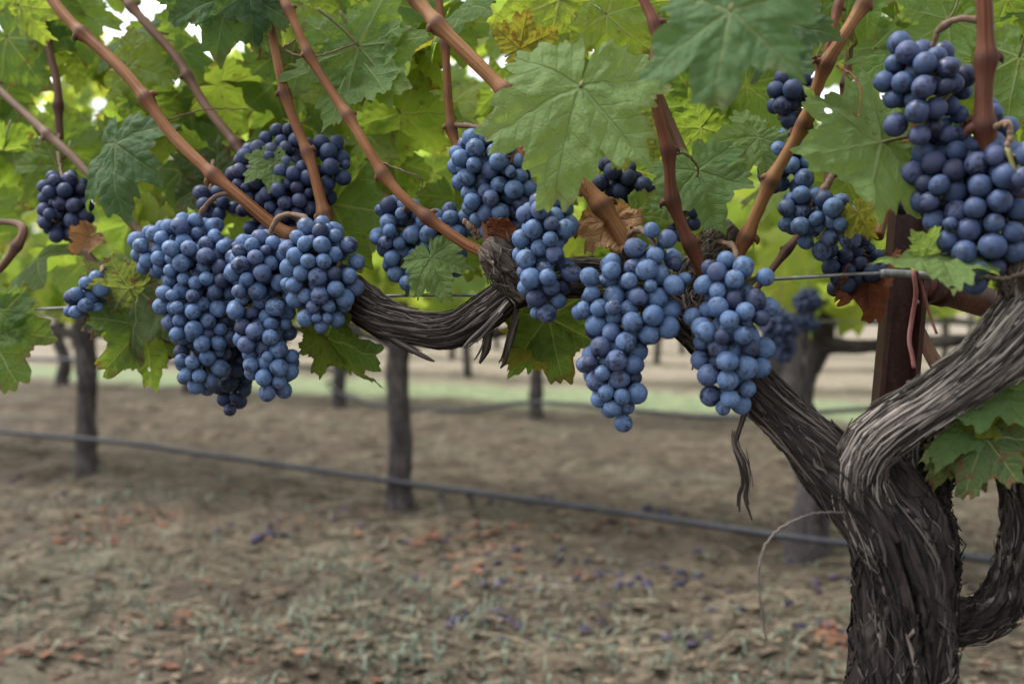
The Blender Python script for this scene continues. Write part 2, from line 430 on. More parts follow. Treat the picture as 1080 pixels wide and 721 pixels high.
# ---------------------------------------------------------------- ground
DIR = np.array((.877, -.48)); NRM = np.array((.48, .877))      # rows run along DIR
def axis(lo, hi, step, far, g=1.22):
    a = list(np.arange(lo, hi+1e-6, step)); s = step; p = a[-1]
    while p < far: s *= g; p += s; a.append(p)
    s = step; p = a[0]; b = []
    while p > -far: s *= g; p -= s; b.append(p)
    return np.array(b[::-1]+a)
gx = axis(-4, 3, .035, 900); gy = axis(-.6, 7.0, .035, 900)
GX, GY = np.meshgrid(gx, gy)
near = np.exp(-((np.hypot(GX, GY-3)/9)**4))
GZ = near*(.035*(vnoise(GX*2.1, GY*2.1, 0.)-.5)+.03*(vnoise(GX*6, GY*6, 3.)-.5)+.035*(vnoise(GX*13, GY*13, 8.)-.5))
mb = MB(); nx, ny = len(gx), len(gy)
fi = [(j*nx+i, j*nx+i+1, (j+1)*nx+i+1, (j+1)*nx+i) for j in range(ny-1) for i in range(nx-1)]
mb.add(np.stack([GX, GY, GZ], -1).reshape(-1, 3), fi)
k = NT('vineyard_soil'); pos = k.n('NewGeometry').outputs['Position']
sp = k.n('SeparateXYZ'); k.put(sp.inputs[0], pos)
dd = k.math('ADD', k.math('MULTIPLY', sp.outputs[0], float(NRM[0])), k.math('MULTIPLY', sp.outputs[1], float(NRM[1])))
n1 = k.noise(pos, 1.6, 5, .6); n2 = k.noise(pos, 9., 5, .65); n3 = k.noise(pos, 38., 5, .75)
st = k.noise(k.vscale(pos, (14., 55., 20.)), 1., 4, .65)
col = k.ramp(k.math('ADD', k.math('MULTIPLY', n2, .55), k.math('MULTIPLY', n3, .45)), [(.34, (.014, .010, .007)), (.48, (.047, .036, .025)), (.62, (.125, .100, .072))])
col = k.mix(k.math('MULTIPLY', k.smooth(st, .50, .66), .5), col, (.165, .138, .10))
col = k.mix(k.math('MULTIPLY', k.smooth(n1, .52, .70), .35), col, (.105, .112, .080))
n4 = k.noise(k.vscale(pos, (1.2, 3.2, 1.)), 1., 4, .6)
col = k.mix(k.math('MULTIPLY', k.smooth(n4, .46, .60), .6), col, (.052, .041, .031))
# mown grass alley beyond the third row and pale tracks
wob = k.math('ADD', dd, k.math('MULTIPLY', k.math('SUBTRACT', n1, .5), .6))
ph = k.math('PINGPONG', k.math('ADD', wob, -2.47), 1.155)
alley = k.math('MULTIPLY', k.smooth(ph, .35, .8), k.math('MULTIPLY', k.smooth(dd, 4.7, 5.2), k.math('SUBTRACT', 1., k.smooth(dd, 6.7, 7.2))))
far = k.smooth(dd, 3.6, 8.)
grass = k.ramp(n3, [(.35, (.12, .16, .085)), (.65, (.21, .26, .14))])
col = k.mix(k.math('MULTIPLY', far, .65), col, (.27, .23, .178))
col = k.mix(k.math('MULTIPLY', alley, .75), col, grass)
ground = link('ground', mb.mesh('ground'), None, k.done(k.bsdf(col, .95, .1, k.bump(k.math('ADD', n2, k.math('MULTIPLY', n3, .5)), .8, .02))))
tag(ground, kind='structure', label='dry brown vineyard soil between the rows')

def gz(x, y):
    return .035*(vnoise(x*2.1, y*2.1, 0.)-.5)+.03*(vnoise(x*6, y*6, 3.)-.5)+.035*(vnoise(x*13, y*13, 8.)-.5)

# litter: dry leaf scraps, straw, dropped grapes, small weeds (nobody could count them)
def simple_mat(name, stops, rough=.85, scale=40.):
    k = NT(name); t = k.attr('tint'); ob = k.n('TexCoord').outputs['Object']
    return k.done(k.bsdf(k.ramp(k.math('ADD', t, k.math('MULTIPLY', k.math('SUBTRACT', k.noise(ob, scale, 3), .5), .35)), stops), rough, .15))
M['scrap'] = simple_mat('dry_leaf_scraps', [(.05, (.036, .027, .019)), (.35, (.075, .056, .039)), (.66, (.15, .115, .08)), (.78, (.15, .075, .045)), (1., (.10, .038, .026))])
M['straw'] = simple_mat('straw_bits', [(.1, (.045, .034, .022)), (.6, (.125, .102, .068)), (.95, (.24, .205, .145))])
M['weed'] = simple_mat('grey_green_weeds', [(.1, (.055, .078, .055)), (.6, (.10, .125, .092)), (.95, (.155, .18, .14))])
M['must'] = simple_mat('dropped_grape_skins', [(.1, (.012, .010, .022)), (.6, (.030, .026, .060)), (.95, (.055, .036, .07))], .6)

def ground_xy(n, dmax=5.2):
    """points spread over the part of the ground the photo shows"""
    px = rng.uniform(-60, 1140, n); py = 721+30-(rng.random(n)**1.25)*(360)
    D = CAMZ*F/np.maximum(py-321, 25)
    x = (px-540)/F*D
    keep = D < dmax
    return x[keep], D[keep]
def clumpy(x, y, s, thr, z): return vnoise(x*s, y*s, z) > thr
mb = MB()
x, y = ground_xy(2600)
kp = vnoise(x*2.2, y*2.2, 4.) > .33; x, y = x[kp], y[kp]; z = gz(x, y)
for i in range(len(x)):
    L = rng.uniform(.005, .020); W = L*rng.uniform(.35, .8); a = rng.uniform(0, 6.28); c, s_ = math.cos(a), math.sin(a)
    pts = np.array([(-L, 0, .004), (-.3*L, W, .3*L*rng.random()), (L, .15*W, .5*L*rng.random()), (.2*L, -W, .35*L*rng.random()), (0, 0, .1*L)])
    pts = np.stack([pts[:, 0]*c-pts[:, 1]*s_+x[i], pts[:, 0]*s_+pts[:, 1]*c+y[i], pts[:, 2]+z[i]+.003], 1)
    red = vnoise(x[i]*1.7, y[i]*1.7, 21.)
    t = rng.uniform(.0, .66) if rng.random() > .12*(red > .62)+.006 else rng.uniform(.75, 1.)
    mb.add(pts, [(0, 4, 1), (1, 4, 2), (2, 4, 3), (3, 4, 0)], tint=t)
DRIFT = [(500, 568, 60, .07), (470, 575, 30, .06), (95, 552, 40, .05), (150, 545, 30, .05), (875, 685, 40, .03), (10, 695, 30, .03), (530, 600, 25, .06), (60, 570, 20, .06), (300, 545, 20, .08), (650, 555, 20, .08), (345, 700, 14, .02), (150, 660, 14, .03)]
for px, py, n, s_ in [(a, b, int(c*.7), d*1.6) for a, b, c, d in DRIFT]:
    X0 = (px-540)/F*(CAMZ*F/(py-321)); Y0 = CAMZ*F/(py-321)
    for _ in range(n):
        bx, by = X0+rng.normal(0, s_), Y0+rng.normal(0, s_); L = rng.uniform(.008, .024); a = rng.uniform(0, 6.28); c, s2 = math.cos(a), math.sin(a)
        pts = np.array([(-L, 0, .004), (-.3*L, .6*L, .3*L*rng.random()), (L, .1*L, .5*L*rng.random()), (.2*L, -.6*L, .35*L*rng.random()), (0, 0, .1*L)])
        pts = np.stack([pts[:, 0]*c-pts[:, 1]*s2+bx, pts[:, 0]*s2+pts[:, 1]*c+by, pts[:, 2]+float(gz(bx, by))+.004], 1)
        mb.add(pts, [(0, 4, 1), (1, 4, 2), (2, 4, 3), (3, 4, 0)], tint=rng.uniform(.72, 1.))
tag(link('fallen_leaves', mb.mesh('fallen_leaves', False), None, M['scrap']), 'dry brown and rust leaf scraps littering the soil', kind='stuff')
mb = MB()
x, y = ground_xy(3200)
kp = vnoise(x*1.8, y*3.2, 14.) > .36; x, y = x[kp], y[kp]; z = gz(x, y)
for i in range(len(x)):
    L = rng.uniform(.015, .11); a = rng.normal(-.3, .5) if rng.random() < .7 else rng.uniform(0, 3.14); up = rng.uniform(-.05, .35)*L
    d = np.array((math.cos(a)*L, math.sin(a)*L, up)); p = np.array((x[i], y[i], z[i]+.004)); wv = np.array((-math.sin(a), math.cos(a), .3))*.0013
    mb.add([p-d*.5+wv, p-d*.5-wv, p+d*.5-wv, p+d*.5+wv, p+(0, 0, .002)], [(0, 1, 4), (1, 2, 4), (2, 3, 4), (3, 0, 4)], tint=rng.random())
tag(link('straw', mb.mesh('straw', False), None, M['straw']), 'pale straw and cut grass lying on the soil', kind='stuff')
mb = MB()
def tuft(x0, y0, n, h, spread):
    for _ in range(n):
        bx, by = x0+rng.normal(0, spread), y0+rng.normal(0, spread); b = np.array((bx, by, float(gz(bx, by))-.003))
        a = rng.uniform(0, 6.28); lean = rng.uniform(.3, 1.3)*h; hh = h*rng.uniform(.4, 1.)
        wv = np.array((-math.sin(a), math.cos(a), 0))*rng.uniform(.0014, .0034)
        mid = b+np.array((math.cos(a)*lean*.4, math.sin(a)*lean*.4, hh*.7)); tip = b+np.array((math.cos(a)*lean, math.sin(a)*lean, hh*.85))
        mb.add([b-wv, b+wv, mid+wv*.8, mid-wv*.8, tip], [(0, 1, 2, 3), (3, 2, 4)], tint=rng.random())
def gxy(px, py): D = CAMZ*F/(py-321); return (px-540)/F*D, D
for px, py, n, s_ in ((120, 528, 260, .16), (330, 660, 420, .16), (420, 690, 260, .12), (60, 640, 220, .14), (250, 590, 160, .16), (700, 690, 160, .14),
                      (560, 640, 140, .12), (900, 560, 140, .12), (480, 560, 60, .1), (20, 590, 110, .14), (160, 690, 120, .12), (380, 610, 110, .12)):
    tuft(*gxy(px, py), int(n*.8), .032, s_*1.15)
x, y = ground_xy(900, 6.)
for i in range(len(x)):
    if vnoise(x[i]*1.3, y[i]*1.3, 33.) > .5: tuft(x[i], y[i], 5, .02, .03)
tag(link('weeds', mb.mesh('weeds', False), None, M['weed']), 'low grey green weeds growing through the litter', kind='stuff')
mb = MB()
_ico = None
def blob_into(mb, c, r, tint=0., flat=.7):
    la = [(-.5*math.pi+math.pi*i/4) for i in range(5)]; V = []; f = []
    for i in la:
        for j in range(6): V.append((c[0]+r*math.cos(i)*math.cos(j*1.047), c[1]+r*math.cos(i)*math.sin(j*1.047), c[2]+r*flat*math.sin(i)))
    for i in range(4):
        for j in range(6): f.append((i*6+j, i*6+(j+1) % 6, (i+1)*6+(j+1) % 6, (i+1)*6+j))
    mb.add(V, f, tint=tint)
for px, py, n, s_ in ((272, 560, 16, .05), (280, 573, 10, .03), (690, 548, 14, .06), (640, 612, 16, .06), (520, 600, 20, .08), (540, 622, 12, .05), (470, 566, 12, .08),
                      (690, 612, 14, .06), (715, 618, 10, .05), (330, 545, 12, .1), (600, 590, 14, .1), (540, 655, 8, .03), (505, 660, 8, .03), (150, 545, 6, .06),
                      (505, 530, 12, .08), (545, 533, 8, .04), (30, 510, 8, .1), (980, 620, 14, .1), (760, 600, 12, .1), (850, 660, 10, .05), (600, 668, 8, .05), (740, 675, 8, .04)):
    X0, Y0 = gxy(px, py)
    for _ in range(int(n*.9)):
        bx, by = X0+rng.normal(0, s_*1.3), Y0+rng.normal(0, s_*1.1)
        blob_into(mb, (bx, by, float(gz(bx, by))+.004), rng.uniform(.005, .015), rng.random(), rng.uniform(.25, .6))
tag(link('dropped_grapes', mb.mesh('dropped_grapes'), None, M['must']), 'purple dropped grapes rotting in patches on the soil', kind='stuff')

# ---------------------------------------------------------------- woody sweeps
def bark_sweep(mb, pts, seg=120, step=.0016, amp=.12, seed=0., twist=6., strips=0, tint=0., kr=4.5, lump=.10, stripw=(.0003, .0015), peel=.4, cap=True, slen=(.015, .09), drift=.18, tints=(-.5, -.2, .05, .3, .7), lift_k=1.):
    """pts (n,4): x,y,z,radius. Ridged, twisted bark with loose fibre strips; returns nothing"""
    pts = np.asarray(pts, float)
    Ls = np.sum(np.linalg.norm(np.diff(pts[:, :3], axis=0), axis=1)); n = max(8, int(Ls/step))
    C = catmull(pts, n); P, R = C[:, :3], C[:, 3]*.94
    T, N, B = frames(P); s = np.linspace(0, Ls, n)
    def rad(si, ph):
        """multiplier on the radius at arc length si and angle ph"""
        a = ph+twist*si; c, d = np.cos(a), np.sin(a)
        w0 = vnoise(c*1.3+seed, d*1.3, si*16.)-.5
        w1 = vnoise(c*kr+seed, d*kr+3, si*11.+w0*2); r1 = 1-np.abs(2*w1-1)
        g = np.abs(2*vnoise(c*1.9+seed*2, d*1.9+1, si*9.)-1); groove = np.clip(1-g*3.2, 0, 1)
        w2 = vnoise(c*kr*2.4+seed, d*kr*2.4+9, si*30.); r2 = 1-np.abs(2*w2-1)
        w3 = vnoise(c*kr*6+seed, d*kr*6+5, si*60.)-.5
        return 1+lump*2*w0-lump*1.1*groove+amp*(1.0*(r1-.55)+.5*(r2-.5)+.35*w3)
    ph = np.linspace(0, 2*math.pi, seg, endpoint=False)
    RR = R[:, None]*rad(s[:, None], ph[None])
    V = P[:, None]+RR[..., None]*(np.cos(ph)[None, :, None]*N[:, None]+np.sin(ph)[None, :, None]*B[:, None])
    pm = np.minimum(ph, 2*math.pi-ph)
    UV = np.stack([pm[None]*R[:, None]+seed, np.broadcast_to(s[:, None], RR.shape)+seed], -1)
    f = []
    for i in range(n-1):
        o = i*seg
        for j in range(seg):
            q = (j+1) % seg; f.append((o+j, o+q, o+seg+q, o+seg+j))
    if cap: f.append(tuple(range(seg))[::-1]); f.append(tuple((n-1)*seg+j for j in range(seg)))
    mb.add(V.reshape(-1, 3), f, UV.reshape(-1, 2), tint)
    for _ in range(strips):
        L = min(rng.uniform(*slen), Ls*.6); s0 = rng.uniform(0, Ls-L); p0 = rng.uniform(0, 6.28); m = 9
        si = np.linspace(s0, s0+L, m); pa = p0-twist*(si-s0)+rng.normal(0, drift)*np.linspace(0, 1, m)**1.5+.06*np.sin(np.linspace(0, rng.uniform(2, 9), m))
        fi = np.clip(si/Ls*(n-1), 0, n-1.001); i0 = fi.astype(int)
        lift = rng.uniform(.0000, .0007)+ (rng.random() < peel)*rng.uniform(0, .005)**1*lift_k*np.linspace(0, 1, m)**3*(1 if rng.random() < .5 else -1)**2
        if rng.random() < .5: lift = lift[::-1] if np.ndim(lift) else lift
        r = R[i0]*rad(si, pa)+lift
        hw = rng.uniform(*stripw)*np.sin(np.linspace(.12, 3.0, m))**.7; tk = rng.uniform(.0003, .0007)
        o = P[i0]+(fi-i0)[:, None]*(P[i0+1]-P[i0])
        er = np.cos(pa)[:, None]*N[i0]+np.sin(pa)[:, None]*B[i0]; et = -np.sin(pa)[:, None]*N[i0]+np.cos(pa)[:, None]*B[i0]
        rc, rl = o+er*r[:, None], et*hw[:, None]; tl = er*tk; tw = er*(rng.normal(0, .35)*hw)[:, None]
        Q = np.stack([rc-rl-tw, rc+rl+tw, rc+rl+tw+tl, rc-rl-tw+tl], 1).reshape(-1, 3)
        u0 = rng.uniform(0, 9); uv = np.stack([np.tile([0, 1, 1, 0], m)*hw.mean()*2+u0, np.repeat(si, 4)+u0], 1)
        fs = []
        for i in range(m-1):
            for j in range(4): fs.append((i*4+j, i*4+(j+1) % 4, i*4+4+(j+1) % 4, i*4+4+j))
        mb.add(Q, fs, uv, tint+rng.choice(tints, p=[.25, .25, .25, .17, .08])+rng.uniform(-.15, .15))

def cane_mesh(pts, nodes=(), seg=22, step=.0018, swell=.46, rough=.05):
    """shoot with swollen nodes; pts (n,4); nodes = fractions of the length"""
    pts = np.asarray(pts, float); Ls = np.sum(np.linalg.norm(np.diff(pts[:, :3], axis=0), axis=1)); n = max(10, int(Ls/step))
    C = catmull(pts, n); P, R = C[:, :3], C[:, 3].copy(); s = np.linspace(0, 1, n); rim = np.zeros(n)
    for q in nodes:
        g = np.exp(-((s-q)*Ls/.0058)**2); R *= 1+swell*g; rim = np.maximum(rim, np.exp(-((s-q)*Ls/.0036)**2))
    T, N, B = frames(P); ph = np.linspace(0, 2*math.pi, seg, endpoint=False); sd0 = rng.uniform(0, 50)
    if len(nodes) > 2:
        P = P+B*np.interp(s, [0]+list(nodes)+[1], [0]+[(.0016 if i % 2 else -.0016) for i in range(len(nodes)-1)]+[0, 0])[:, None]
        R *= 1+.10*(np.interp(s, [0]+list(nodes)+[1], [0.]*(len(nodes)+2)))
    bump = 1+rough*3*(vnoise(np.cos(ph)[None]*2+sd0, np.sin(ph)[None]*2, s[:, None]*Ls*30)-.5)+.07*(vnoise(np.cos(ph)[None]*5+sd0, np.sin(ph)[None]*5, s[:, None]*Ls*9)-.5)
    RR = R[:, None]*bump
    V = P[:, None]+RR[..., None]*(np.cos(ph)[None, :, None]*N[:, None]+np.sin(ph)[None, :, None]*B[:, None])
    UV = np.stack([np.broadcast_to(np.minimum(ph, 2*math.pi-ph)*R.mean()+sd0, (n, seg)), np.broadcast_to((s*Ls)[:, None], (n, seg))], -1)
    f = [(i*seg+j, i*seg+(j+1) % seg, (i+1)*seg+(j+1) % seg, (i+1)*seg+j) for i in range(n-1) for j in range(seg)]
    f += [tuple(range(seg))[::-1], tuple((n-1)*seg+j for j in range(seg))]
    mb = MB(); mb.add(V.reshape(-1, 3), f, UV.reshape(-1, 2), 0., np.repeat(rim, seg))
    # bud scales / leaf scars, one per node on alternating sides
    buds = []
    for i, q in enumerate(nodes):
        a = int(q*(n-1)); sg = 1 if i % 2 else -1
        e = B[a]*sg*.8-N[a]*rng.uniform(-.5, .5); e = e/np.linalg.norm(e)
        c = P[a]+e*R[a]*.7; Lb = R[a]*rng.uniform(.5, .95)
        pp = np.array([c, c+e*Lb*.5+T[a]*Lb*.1, c+e*Lb*.8+T[a]*Lb*.4, c+e*Lb*.85+T[a]*Lb*.75])
        bb = MB(); tube_into(bb, catmull(pp, 7), R[a]*np.array([.5, .5, .44, .36, .26, .15, .05]), 8)
        bb.r[-1][:] = rng.uniform(.3, .9); buds.append(bb.mesh('bud'))
    return mb.mesh('cane'), buds

# ---------------------------------------------------------------- the near vine
D0 = row(950)
vine_base = at(955, 321+CAMZ/D0*F, D0)
vine = empty('grapevine', (float(vine_base[0]), float(vine_base[1]), 0.))
tag(vine, 'gnarled old grapevine with shaggy forked trunk, long woody arm and red brown canes', 'grapevine')

mb = MB()
bark_sweep(mb, path3([(962, 1500, 0, 78), (958, 1200, 0, 64), (955, 900, 0, 56), (954, 740, 0, 52), (957, 660, 0, 49), (954, 612, 0, 46), (940, 562, 0, 44), (918, 518, .004, 38), (900, 484, .012, 27), (892, 462, .02, 11)]),
           220, .0014, .28, 1.3, 4., 1500, -.10, 7., .27, (.0002, .0019), .5, slen=(.005, .05), drift=.32, tints=(-.5, -.3, .05, .3, .8), lift_k=.6)
bark_sweep(mb, path3([(958, 650, .022, 40), (966, 585, .025, 44), (966, 535, .03, 37), (975, 490, .03, 30), (985, 455, .03, 18), (988, 440, .03, 6)]), 130, .0015, .36, 8.1, 9., 700, -.3, 5.5, .24, (.0003, .0014), .8, slen=(.005, .03), drift=.5, tints=(-.5, -.3, 0., .2, .5), lift_k=.7)
link('trunk', mb.mesh('trunk'), vine, M['bark'])
mb = MB()
bark_sweep(mb, path3([(935, 570, -.002, 32), (902, 520, -.004, 36), (868, 482, -.004, 32), (835, 448, 0, 26), (800, 412, 0, 24), (768, 378, .002, 23), (735, 345, .006, 22), (700, 318, .012, 21), (655, 302, .018, 20),
                      (605, 293, .02, 19), (550, 303, .014, 18), (512, 328, .008, 19), (478, 347, .004, 19), (440, 345, .004, 17), (405, 335, .006, 20), (370, 312, .012, 22), (330, 288, .02, 20), (270, 280, .03, 19), (215, 300, .04, 16), (170, 312, .05, 9)]),
           130, .0015, .19, 2.7, 4., 1500, .06, 6., .14, (.0002, .0011), .45, slen=(.01, .08), lift_k=.5)
arm = link('arm', mb.mesh('arm'), vine, M['bark'])
arm['label'] = 'long dark woody arm running along the wire'
mb = MB()
bark_sweep(mb, path3([(962, 720, .010, 12), (945, 640, -.001, 19), (926, 572, -.004, 23), (907, 515, -.010, 25), (914, 477, -.014, 26), (938, 453, -.015, 25), (970, 434, -.014, 24), (1012, 406, -.012, 25), (1048, 378, -.01, 28), (1078, 348, -.006, 33), (1112, 320, 0, 34), (1185, 295, .01, 30), (1290, 275, .02, 26)]),
           150, .0015, .16, 4.4, 3., 2400, .0, 7., .09, (.00018, .0008), .5, slen=(.02, .13), drift=.14, tints=(-.7, -.25, .15, .6, 1.1), lift_k=.7)
arm2 = link('arm', mb.mesh('arm'), vine, M['bark_light'])
arm2['label'] = 'pale grey arm forking up with stringy bark'
mb = MB()
bark_sweep(mb, path3([(965, 640, .02, 28), (1000, 652, .02, 23), (1032, 650, .02, 21), (1055, 632, .02, 21), (1067, 596, .02, 17), (1074, 552, .02, 16), (1070, 515, .02, 14), (1068, 490, .022, 13), (1085, 455, .03, 12), (1120, 420, .03, 10)]),
           110, .0015, .32, 9.4, 5., 600, -.1, 6.5, .26, (.0002, .0013), .5, slen=(.005, .03), drift=.4, lift_k=.5)
arm3 = link('arm', mb.mesh('arm'), vine, M['bark'])
arm3['label'] = 'short dark low arm hooking up beside the trunk'

# spurs: knobbly pruned stubs the canes grow from
def spur(pts, seed, strips=26, tint=.1):
    mb = MB(); bark_sweep(mb, path3(pts), 60, .0011, .34, seed, 6., strips*4, tint, 4.5, .3, (.0002, .001), .9, slen=(.004, .02), drift=.8); return link('spur', mb.mesh('spur'), vine, M['spur'])
spur([(560, 305, .01, 16), (538, 285, 0, 17), (520, 266, -.006, 15), (510, 258, -.008, 9)], 11.)
spur([(745, 352, .006, 18), (742, 325, 0, 13), (745, 300, -.004, 9)], 12.)
spur([(690, 310, .012, 16), (668, 280, .002, 12), (658, 258, -.006, 10)], 13.)
spur([(775, 385, .006, 16), (772, 330, .012, 12), (772, 280, .014, 10)], 14.)
spur([(1085, 320, -.004, 24), (1072, 285, -.008, 17), (1080, 235, -.014, 14), (1082, 215, -.016, 10)], 15., 40)
spur([(335, 285, .014, 16), (338, 258, .008, 13), (345, 236, .004, 10)], 16.)
spur([(715, 318, .016, 16), (738, 275, .024, 17), (762, 250, .03, 16), (775, 238, .03, 9)], 17.)
# dry splinters under the arm
def stub(pts, seed, mat):
    mb = MB(); bark_sweep(mb, path3(pts), 20, .0014, .25, seed, 6., 6, .1, 2.2, .2, (.0005, .0014), 1.); return link('dead_stub', mb.mesh('dead_stub'), vine, mat)
stub([(536, 318, .0, 4.5), (515, 342, -.006, 3.5), (498, 357, -.008, 3), (489, 366, -.008, 1.5)], 21., M['bark_light'])
stub([(520, 325, .004, 7), (516, 350, .0, 5), (513, 368, .0, 5), (506, 383, .0, 1.5)], 22., M['bark'])
stub([(405, 350, .0, 4.5), (425, 363, -.004, 3.2), (448, 376, -.006, 2.6), (458, 381, -.006, 1)], 23., M['bark'])
stub([(545, 325, .006, 3.5), (540, 350, .006, 2.6), (533, 380, .006, 2.5), (528, 388, .006, 1)], 24., M['bark'])
stub([(790, 424, -.002, 4), (782, 446, -.012, 2.6), (776, 468, -.018, 2), (784, 488, -.02, 3), (788, 508, -.018, 1.6), (786, 525, -.018, 2), (793, 548, -.018, .8)], 25., M['bark'])
stub([(880, 470, .0, 4), (868, 458, .0, 3), (856, 452, .0, 2), (850, 455, .0, 1)], 26., M['bark'])

# canes: (points (px, py, depth offset, radius px), node fractions, material, label)
CANES = [
    ([(20, -60, -.03, 5.62), (55, 0, -.028, 5.62), (125, 70, -.026, 5.93), (182, 143, -.022, 6.08), (247, 200, -.016, 6.24), (288, 236, -.006, 6.71), (322, 258, .006, 7.02)], (.08, .29, .52, .76, .97), 'cane', 'long tan cane crossing in front of the grapes on a slant'),
    ([(-60, 50, .06, 4.08), (0, 98, .06, 4.25), (62, 150, .06, 4.42), (105, 198, .06, 4.59), (150, 248, .06, 4.76), (210, 300, .05, 5.10)], (.2, .42, .62, .8), 'cane_grey', 'thin greyish cane behind the hanging grapes'),
    ([(40, -40, .10, 3.6), (45, 30, .10, 3.8), (62, 95, .10, 4), (64, 150, .10, 4), (75, 240, .10, 4), (120, 300, .09, 5)], (.22, .42, .6, .8), 'cane_dark', None),
    ([(90, -60, .09, 4.00), (130, 0, .09, 4.16), (188, 62, .09, 4.48), (218, 112, .09, 4.64), (255, 165, .08, 4.80), (300, 240, .05, 5.60), (330, 275, .03, 6.40)], (.2, .42, .62, .8), 'cane_dark', 'dark cane in the shade of the canopy'),
    ([(272, -50, .012, 4.42), (283, 22, .012, 4.59), (308, 118, .008, 5.10), (328, 178, .004, 5.44), (345, 236, .004, 5.95)], (.18, .52, .75, .97), 'cane', None),
    ([(270, -60, -.012, 4.25), (297, 0, -.012, 4.42), (320, 43, -.014, 4.76), (356, 108, -.014, 4.93), (396, 168, -.014, 5.10), (432, 213, -.012, 5.27), (480, 250, -.010, 5.61), (512, 268, -.006, 5.95)], (.2, .33, .52, .69, .84), 'cane', None),
    ([(395, -45, -.03, 6.69), (437, 0, -.03, 6.86), (470, 32, -.03, 7.04), (525, 92, -.026, 7.22), (572, 142, -.02, 7.57), (608, 184, -.016, 8.27), (635, 218, -.012, 8.45), (662, 258, -.006, 8.80)], (.17, .27, .52, .76, .89), 'cane', 'thick tan cane passing behind the big pale leaf'),
    ([(455, -50, .03, 3.96), (467, 45, .03, 4.14), (477, 130, .028, 4.50), (492, 175, .024, 4.68), (508, 215, .014, 4.86), (516, 258, .004, 5.40)], (.3, .57, .75), 'cane', None),
    ([(660, -50, -.03, 5.2), (677, 0, -.03, 5.4), (690, 35, -.03, 5.4), (692, 100, -.028, 5.6), (703, 165, -.024, 5.8), (712, 213, -.018, 6), (730, 262, -.010, 6.2), (746, 297, -.004, 7)], (.24, .42, .6, .74, .88), 'cane_red', 'dark red cane in front of the canopy'),
    ([(935, -50, -.02, 5.6), (910, 0, -.018, 5.8), (876, 64, -.014, 6), (850, 120, -.008, 6), (821, 181, 0, 6.2), (790, 245, .01, 6.6), (773, 280, .014, 7)], (.15, .34, .52, .71, .9), 'cane', 'red brown cane leaning left to right above the small cluster'),
    ([(900, -50, -.012, 3.6), (886, 0, -.012, 3.8), (876, 40, -.013, 4), (870, 66, -.013, 4.4)], (.5,), 'cane_red', None),
    ([(1030, -60, -.036, 7.8), (1036, 0, -.034, 8.2), (1037, 60, -.03, 8.6), (1040, 125, -.026, 9), (1054, 180, -.02, 9), (1082, 217, -.016, 11)], (.42, .66, .97), 'cane_red', 'thick red brown upright cane against the dark berries'),
    ([(975, 90, .07, 5), (965, 130, .06, 5), (950, 166, .05, 5.2), (938, 205, .045, 5.6), (926, 250, .03, 6)], (.5,), 'cane', None),
    ([(640, -20, .04, 3.5), (655, 20, .04, 4), (672, 48, .04, 4.4), (690, 90, .05, 4.5), (720, 160, .06, 5), (755, 240, .03, 6)], (.33,), 'cane_dark', None),
    ([(-60, 300, .02, 4), (-10, 290, .02, 4), (16, 262, .02, 4), (24, 240, .025, 4.4), (0, 234, .03, 3), (-40, 240, .03, 3)], (.5,), 'cane_dark', None),
    ([(735, 380, .05, 3), (850, 240, .08, 4), (880, 150, .1, 4), (895, 60, .1, 4), (900, -60, .1, 4)], (.3, .5, .7), 'cane_dark', None),
    ([(960, 330, .12, 6), (985, 380, .11, 7), (1010, 420, .09, 8), (1040, 470, .07, 8)], (), 'cane_dark', None),
]
for pts, nd, mt, lb in CANES:
    cm, bds = cane_mesh(path3(pts), nd)
    o = link('cane', cm, vine, M[mt])
    for bm_ in bds:
        bo = link('bud', bm_, None, M[mt]); bo.parent = o
    if lb: o['label'] = lb

def tendril(pts, r0, r1, mat, name='tendril'):
    P = path3(pts); C = catmull(P, max(12, len(pts)*9)); mb = MB()
    n = len(C); C[1:-1] += rng.normal(0, .00025, (n-2, 3))
    tube_into(mb, C, np.linspace(r0, r1, n), 7); return link(name, mb.mesh(name), vine, M[mat])
tendril([(890, 540, -.03, ), (862, 541, -.045), (838, 549, -.06), (815, 564, -.066), (803, 585, -.068), (800, 612, -.066), (803, 640, -.064), (806, 662, -.062), (808, 674, -.06)], .0008, .0005, 'bark_light', 'bark_strand')
tendril([(882, 70, -.016), (900, 80, -.02), (908, 100, -.022), (905, 122, -.022), (898, 118, -.026)], .0007, .0003, 'cane')
tendril([(868, 60, -.014), (852, 62, -.02), (843, 70, -.02)], .0009, .0004, 'cane_red')
tendril([(395, 168, -.014), (425, 180, -.01), (445, 190, .0), (440, 210, .01)], .0008, .0003, 'cane_grey')
tendril([(312, 42, -.012), (300, 52, -.006), (330, 60, .0), (378, 45, .02)], .0008, .0005, 'cane_grey')
tendril([(140, 133, .05), (170, 128, .05), (215, 116, .06), (260, 115, .07)], .0008, .0004, 'cane_dark')
tendril([(705, 163, -.02), (722, 162, -.016), (735, 175, .0), (735, 190, .012)], .0010, .0006, 'green_stem')
tendril([(692, 36, -.03), (702, 28, -.034), (708, 20, -.034)], .0016, .0005, 'green_stem')
tendril([(505, 250, -.012), (497, 240, -.018), (489, 233, -.02)], .0026, .0018, 'cane_grey', 'dead_stub')
tendril([(1090, 285, -.03), (1062, 294, -.035), (1040, 292, -.035), (1033, 294, -.035)], .0016, .0010, 'straw', 'dead_stub')
tendril([(610, 184, -.02), (617, 195, -.026), (620, 210, -.026)], .0006, .0003, 'cane')
tendril([(720, 312, -.004), (727, 340, -.02), (733, 365, -.024), (730, 390, -.02)], .0009, .0005, 'bark_light', 'bark_strand')

